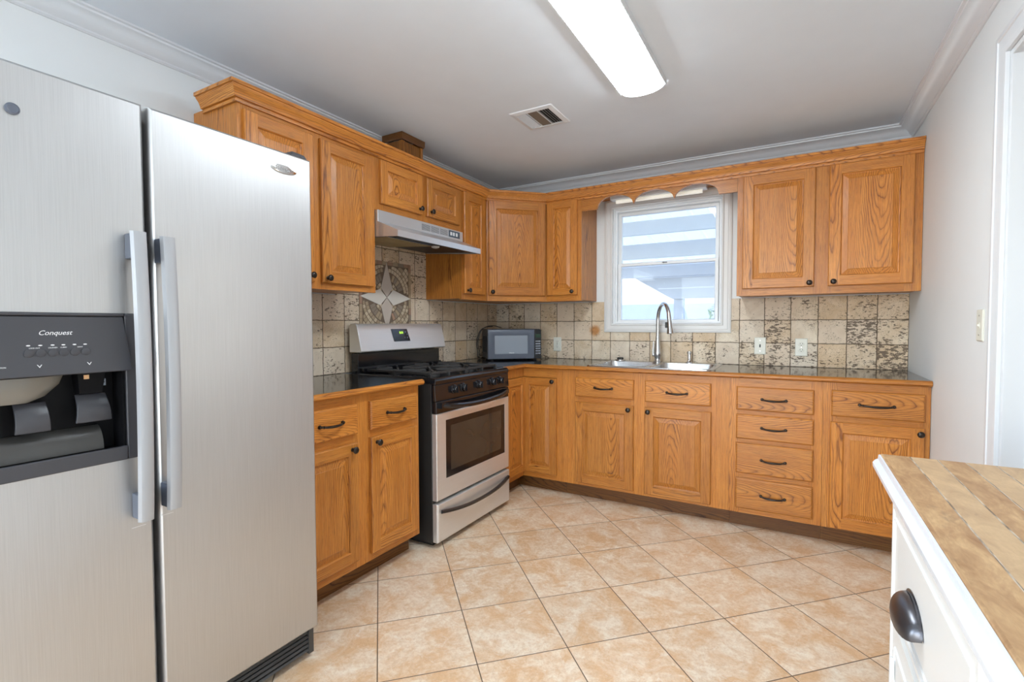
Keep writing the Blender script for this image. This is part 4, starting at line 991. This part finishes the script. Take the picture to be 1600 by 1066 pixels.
# cup pull
m = MB(); py0, py1, pz = -2.700, -2.560, .668; ls = []
NA = 14
for i in range(NA+1):
    th_ = PI*i/NA; yy = (py0+py1)/2-(py1-py0)/2*math.cos(th_); R_ = .030*math.sin(th_)**.6+.0015
    ring = []
    for k in range(9):
        a = PI/2*k/8*1.25-.25; ring.append((FXI-.005-R_*math.cos(a)*1.0, yy, pz+.008+R_*1.15*math.sin(a)))
    for k in range(8, -1, -1):
        a = PI/2*k/8*1.25-.25; r3_ = max(R_-.0022, .0002); ring.append((FXI-.005-r3_*math.cos(a), yy, pz+.008+r3_*1.15*math.sin(a)))
    ls.append(ring)
m.loops(ls, 0, cap0=0, cap1=0)
m.loops([[(FXI-.0045, (py0+py1)/2+(.078*s)*math.cos(a), pz+.012+.040*math.sin(a)*s) for a in [PI*k/16 for k in range(17)]] for s in (1., .9)]+[[(FXI-.008, (py0+py1)/2+.070*math.cos(a), pz+.012+.036*math.sin(a)) for a in [PI*k/16 for k in range(17)]]], 0, closed=False)
k = m.build('cup_pull', PULLM, None, smooth=True); child_fix(k, drw)
m = MB(); m.box(FXI-.0075, FXI-.0062, -2.470, -2.4545, .465, .505)
m.lathe([(.0025, -.02), (.0025, .02)], (FXI-.0085, -2.4555, .485), 'z', 8)
m.build('hinge', LENSW, t)

# ------------------------------------------------------------------ ceiling light and vent
t = thing('ceiling_light', 'long white fluorescent wraparound light on the ceiling', 'light')
LX0, LX1, LY0, LY1 = 1.537, 1.752, -2.51, -1.290
B('backplate', LENSW, t, (LX0+.004, LX1-.004, LY0+.004, LY1-.004, H-.014, H-.0005))
def dprof(y_, k_=1.0):
    P = []; c_ = (LX0+LX1)/2; hw = (LX1-LX0)/2
    for i in range(17):
        s = -1+i/8; P.append((c_+s*hw*k_, y_, H-.016-.034*k_*(1-abs(s)**2.6)**.7))
    return P+[(c_+hw*k_, y_, H-.0145), (c_-hw*k_, y_, H-.0145)]
m = MB(); m.loops([dprof(LY0), dprof(LY1)], 0, cap0=0, cap1=0); m.build('diffuser', DIFFM, t, smooth=True)
m = MB(); m.loops([dprof(LY1+.0004, 1.0), dprof(LY1+.003, 1.0)], 0, cap0=0, cap1=0); m.build('end_cap', plain('end_cap_grey', (.45, .47, .5), .4), t)
m = MB(); m.box(LX1+.0003, LX1+.004, LY0, LY1+.003, H-.028, H-.0005); m.box(LX0-.004, LX0-.0003, LY0, LY1+.003, H-.024, H-.0005); m.build('side_rail', LENSW, t)
t = thing('ceiling_vent', 'white rectangular air register on the ceiling left of the long light', 'vent')
VX0, VX1, VY0, VY1 = .915, 1.172, -1.336, -1.075
m = MB()
def ringxy(i, z_): return [(VX0+i, VY0+i, z_), (VX1-i, VY0+i, z_), (VX1-i, VY1-i, z_), (VX0+i, VY1-i, z_)]
m.loops([ringxy(0, H-.0005), ringxy(.003, H-.005), ringxy(.022, H-.009), ringxy(.030, H-.009), ringxy(.030, H-.002)], 0); m.build('frame', LENSW, t)
B('duct_opening', DARK, t, (VX0+.0305, VX1-.0305, VY0+.0305, VY1-.0305, H-.0018, H-.0006))
m = MB()
bw_ = (VX1-VX0-.064)/3
for s in range(3):
    xa = VX0+.032+s*bw_
    if s == 1: m.box(xa+.002, xa+bw_-.004, VY0+.032, VY1-.032, H-.006, H-.003, 1); continue
    for k in range(4):
        xx = xa+.004+k*bw_/4.3; dx = -.009 if s == 0 else .007
        m.hull8([(xx+dx, VY0+.032, H-.0095), (xx+dx+.0012, VY0+.032, H-.0095), (xx+dx+.0012, VY1-.032, H-.0095), (xx+dx, VY1-.032, H-.0095)], [(xx, VY0+.032, H-.0022), (xx+.0012, VY0+.032, H-.0022), (xx+.0012, VY1-.032, H-.0022), (xx, VY1-.032, H-.0022)])
for s in (1, 2): m.box(VX0+.032+s*bw_-.004, VX0+.032+s*bw_, VY0+.0305, VY1-.0305, H-.009, H-.002)
m.build('louvre', [LENSW, BROWNV], t)

# ------------------------------------------------------------------ outside
OUTW = plain('pale_painted_wood', (.60, .60, .58), .6, noise=.06)
RIB = plain('translucent_ribbed_roof_sheet', (.85, .88, .9), .5)
RIB.node_tree.nodes['Principled BSDF'].inputs['Transmission Weight'].default_value = .0
n_ = RIB.node_tree.nodes; l_ = RIB.node_tree.links; tr = n_.new('ShaderNodeBsdfTranslucent'); tr.inputs[0].default_value = (.9, .93, .95, 1); mx = n_.new('ShaderNodeMixShader'); mx.inputs[0].default_value = .35
l_.new(n_['Principled BSDF'].outputs[0], mx.inputs[1]); l_.new(tr.outputs[0], mx.inputs[2]); l_.new(mx.outputs[0], n_['Material Output'].inputs[0])
struct(B('ground', plain('pale_concrete', (.5, .5, .48), .8, noise=.1), None, (-30, 20, .125, 40, -.15, -.05)))
t = thing('patio_cover', 'white ribbed patio roof with grey joists and a post outside the window', 'patio roof')
SL = .1; zr = lambda y_: 2.56-SL*y_
m = MB(); xs = -1.3; ls = []; prof = []
x_ = .05-.6
XL = lambda y_: -.55
while x_ < 5.5:
    prof += [(x_, 0), (x_+.16, 0), (x_+.175, .022), (x_+.195, .022)]; x_ += .21
m.loops([[(a, y_, zr(y_)+b_) for a, b_ in prof] for y_ in (.15, 3., 4.62)], 0, closed=False)
m.build('roof_sheet', RIB, t)
for y_, dpt in ((1.9, .16), (2.9, .2), (4.3, .18)):
    B('joist', OUTW, t, (-.5, 5.4, y_, y_+.05, zr(y_)-dpt, zr(y_)-.004))
B('post', OUTW, t, (.575, .725, 4.55, 4.69, -.05, zr(4.6)-.01))
m = MB(); m.prism([(-.27, 4.50, 2.09), (.56, 4.50, 1.60), (5.4, 4.50, 1.60), (5.4, 4.50, zr(4.5)-.01), (-.27, 4.50, zr(4.5)-.01)], (0, .04, 0)); m.build('plank_gable', OUTW, t)
m = MB()
for za, xa in ((1.945, .05), (1.765, .34)): m.box(xa, 5.4, 4.490, 4.4995, za, za+.012)
m.build('plank_batten', plain('bright_batten', (.95, .95, .95), .5), t)
tag(B('garden_fence', plain('blue_grey_fence', (.42, .46, .52), .7, noise=.1), None, (-8, 8, 9.0, 9.08, -.05, 1.70)), 'blue-grey board fence behind the patio outside the window', 'fence')
t = thing('neighbour_house', 'cream coloured house wall beyond the fence outside the window', 'house')
B('wall', plain('cream_stucco', (.80, .74, .66), .8), t, (-9, .2, 13, 17, -.05, 4.2)); B('roof', OUTW, t, (-9.4, .5, 12.7, 17.3, 4.2, 4.35))
random.seed(3)
t = thing('garden_shrub', 'leafy green shrub beyond the patio seen through the lower pane', 'shrub', (.86, 8.50, -.05))
m = MB()
for k in range(380):
    a = random.uniform(0, 2*PI); r = .36*math.sqrt(random.random()); z_ = .5+1.25*random.random(); r *= math.sin(PI*min(1, (z_)/1.9))**.5+.15
    p = Vector((r*math.cos(a), r*math.sin(a), z_)); u = Vector((random.uniform(-1, 1), random.uniform(-1, 1), random.uniform(-.5, 1))).normalized()*.07; v_ = u.cross(Vector((random.random(), random.random(), random.random()))).normalized()*.03
    m.face([tuple(p-u), tuple(p+v_), tuple(p+u), tuple(p-v_)])
m.build('foliage', plain('leaf_green', (.16, .30, .10), .5), t)
m = MB()
for k in range(5): m.tube([(0, 0, 0), (.1*math.cos(k*1.3), .1*math.sin(k*1.3), .6), (.2*math.cos(k*1.3), .2*math.sin(k*1.3), 1.3)], [.02, .015, .006], 6)
m.build('stem', plain('bark', (.12, .08, .05), .8), t)
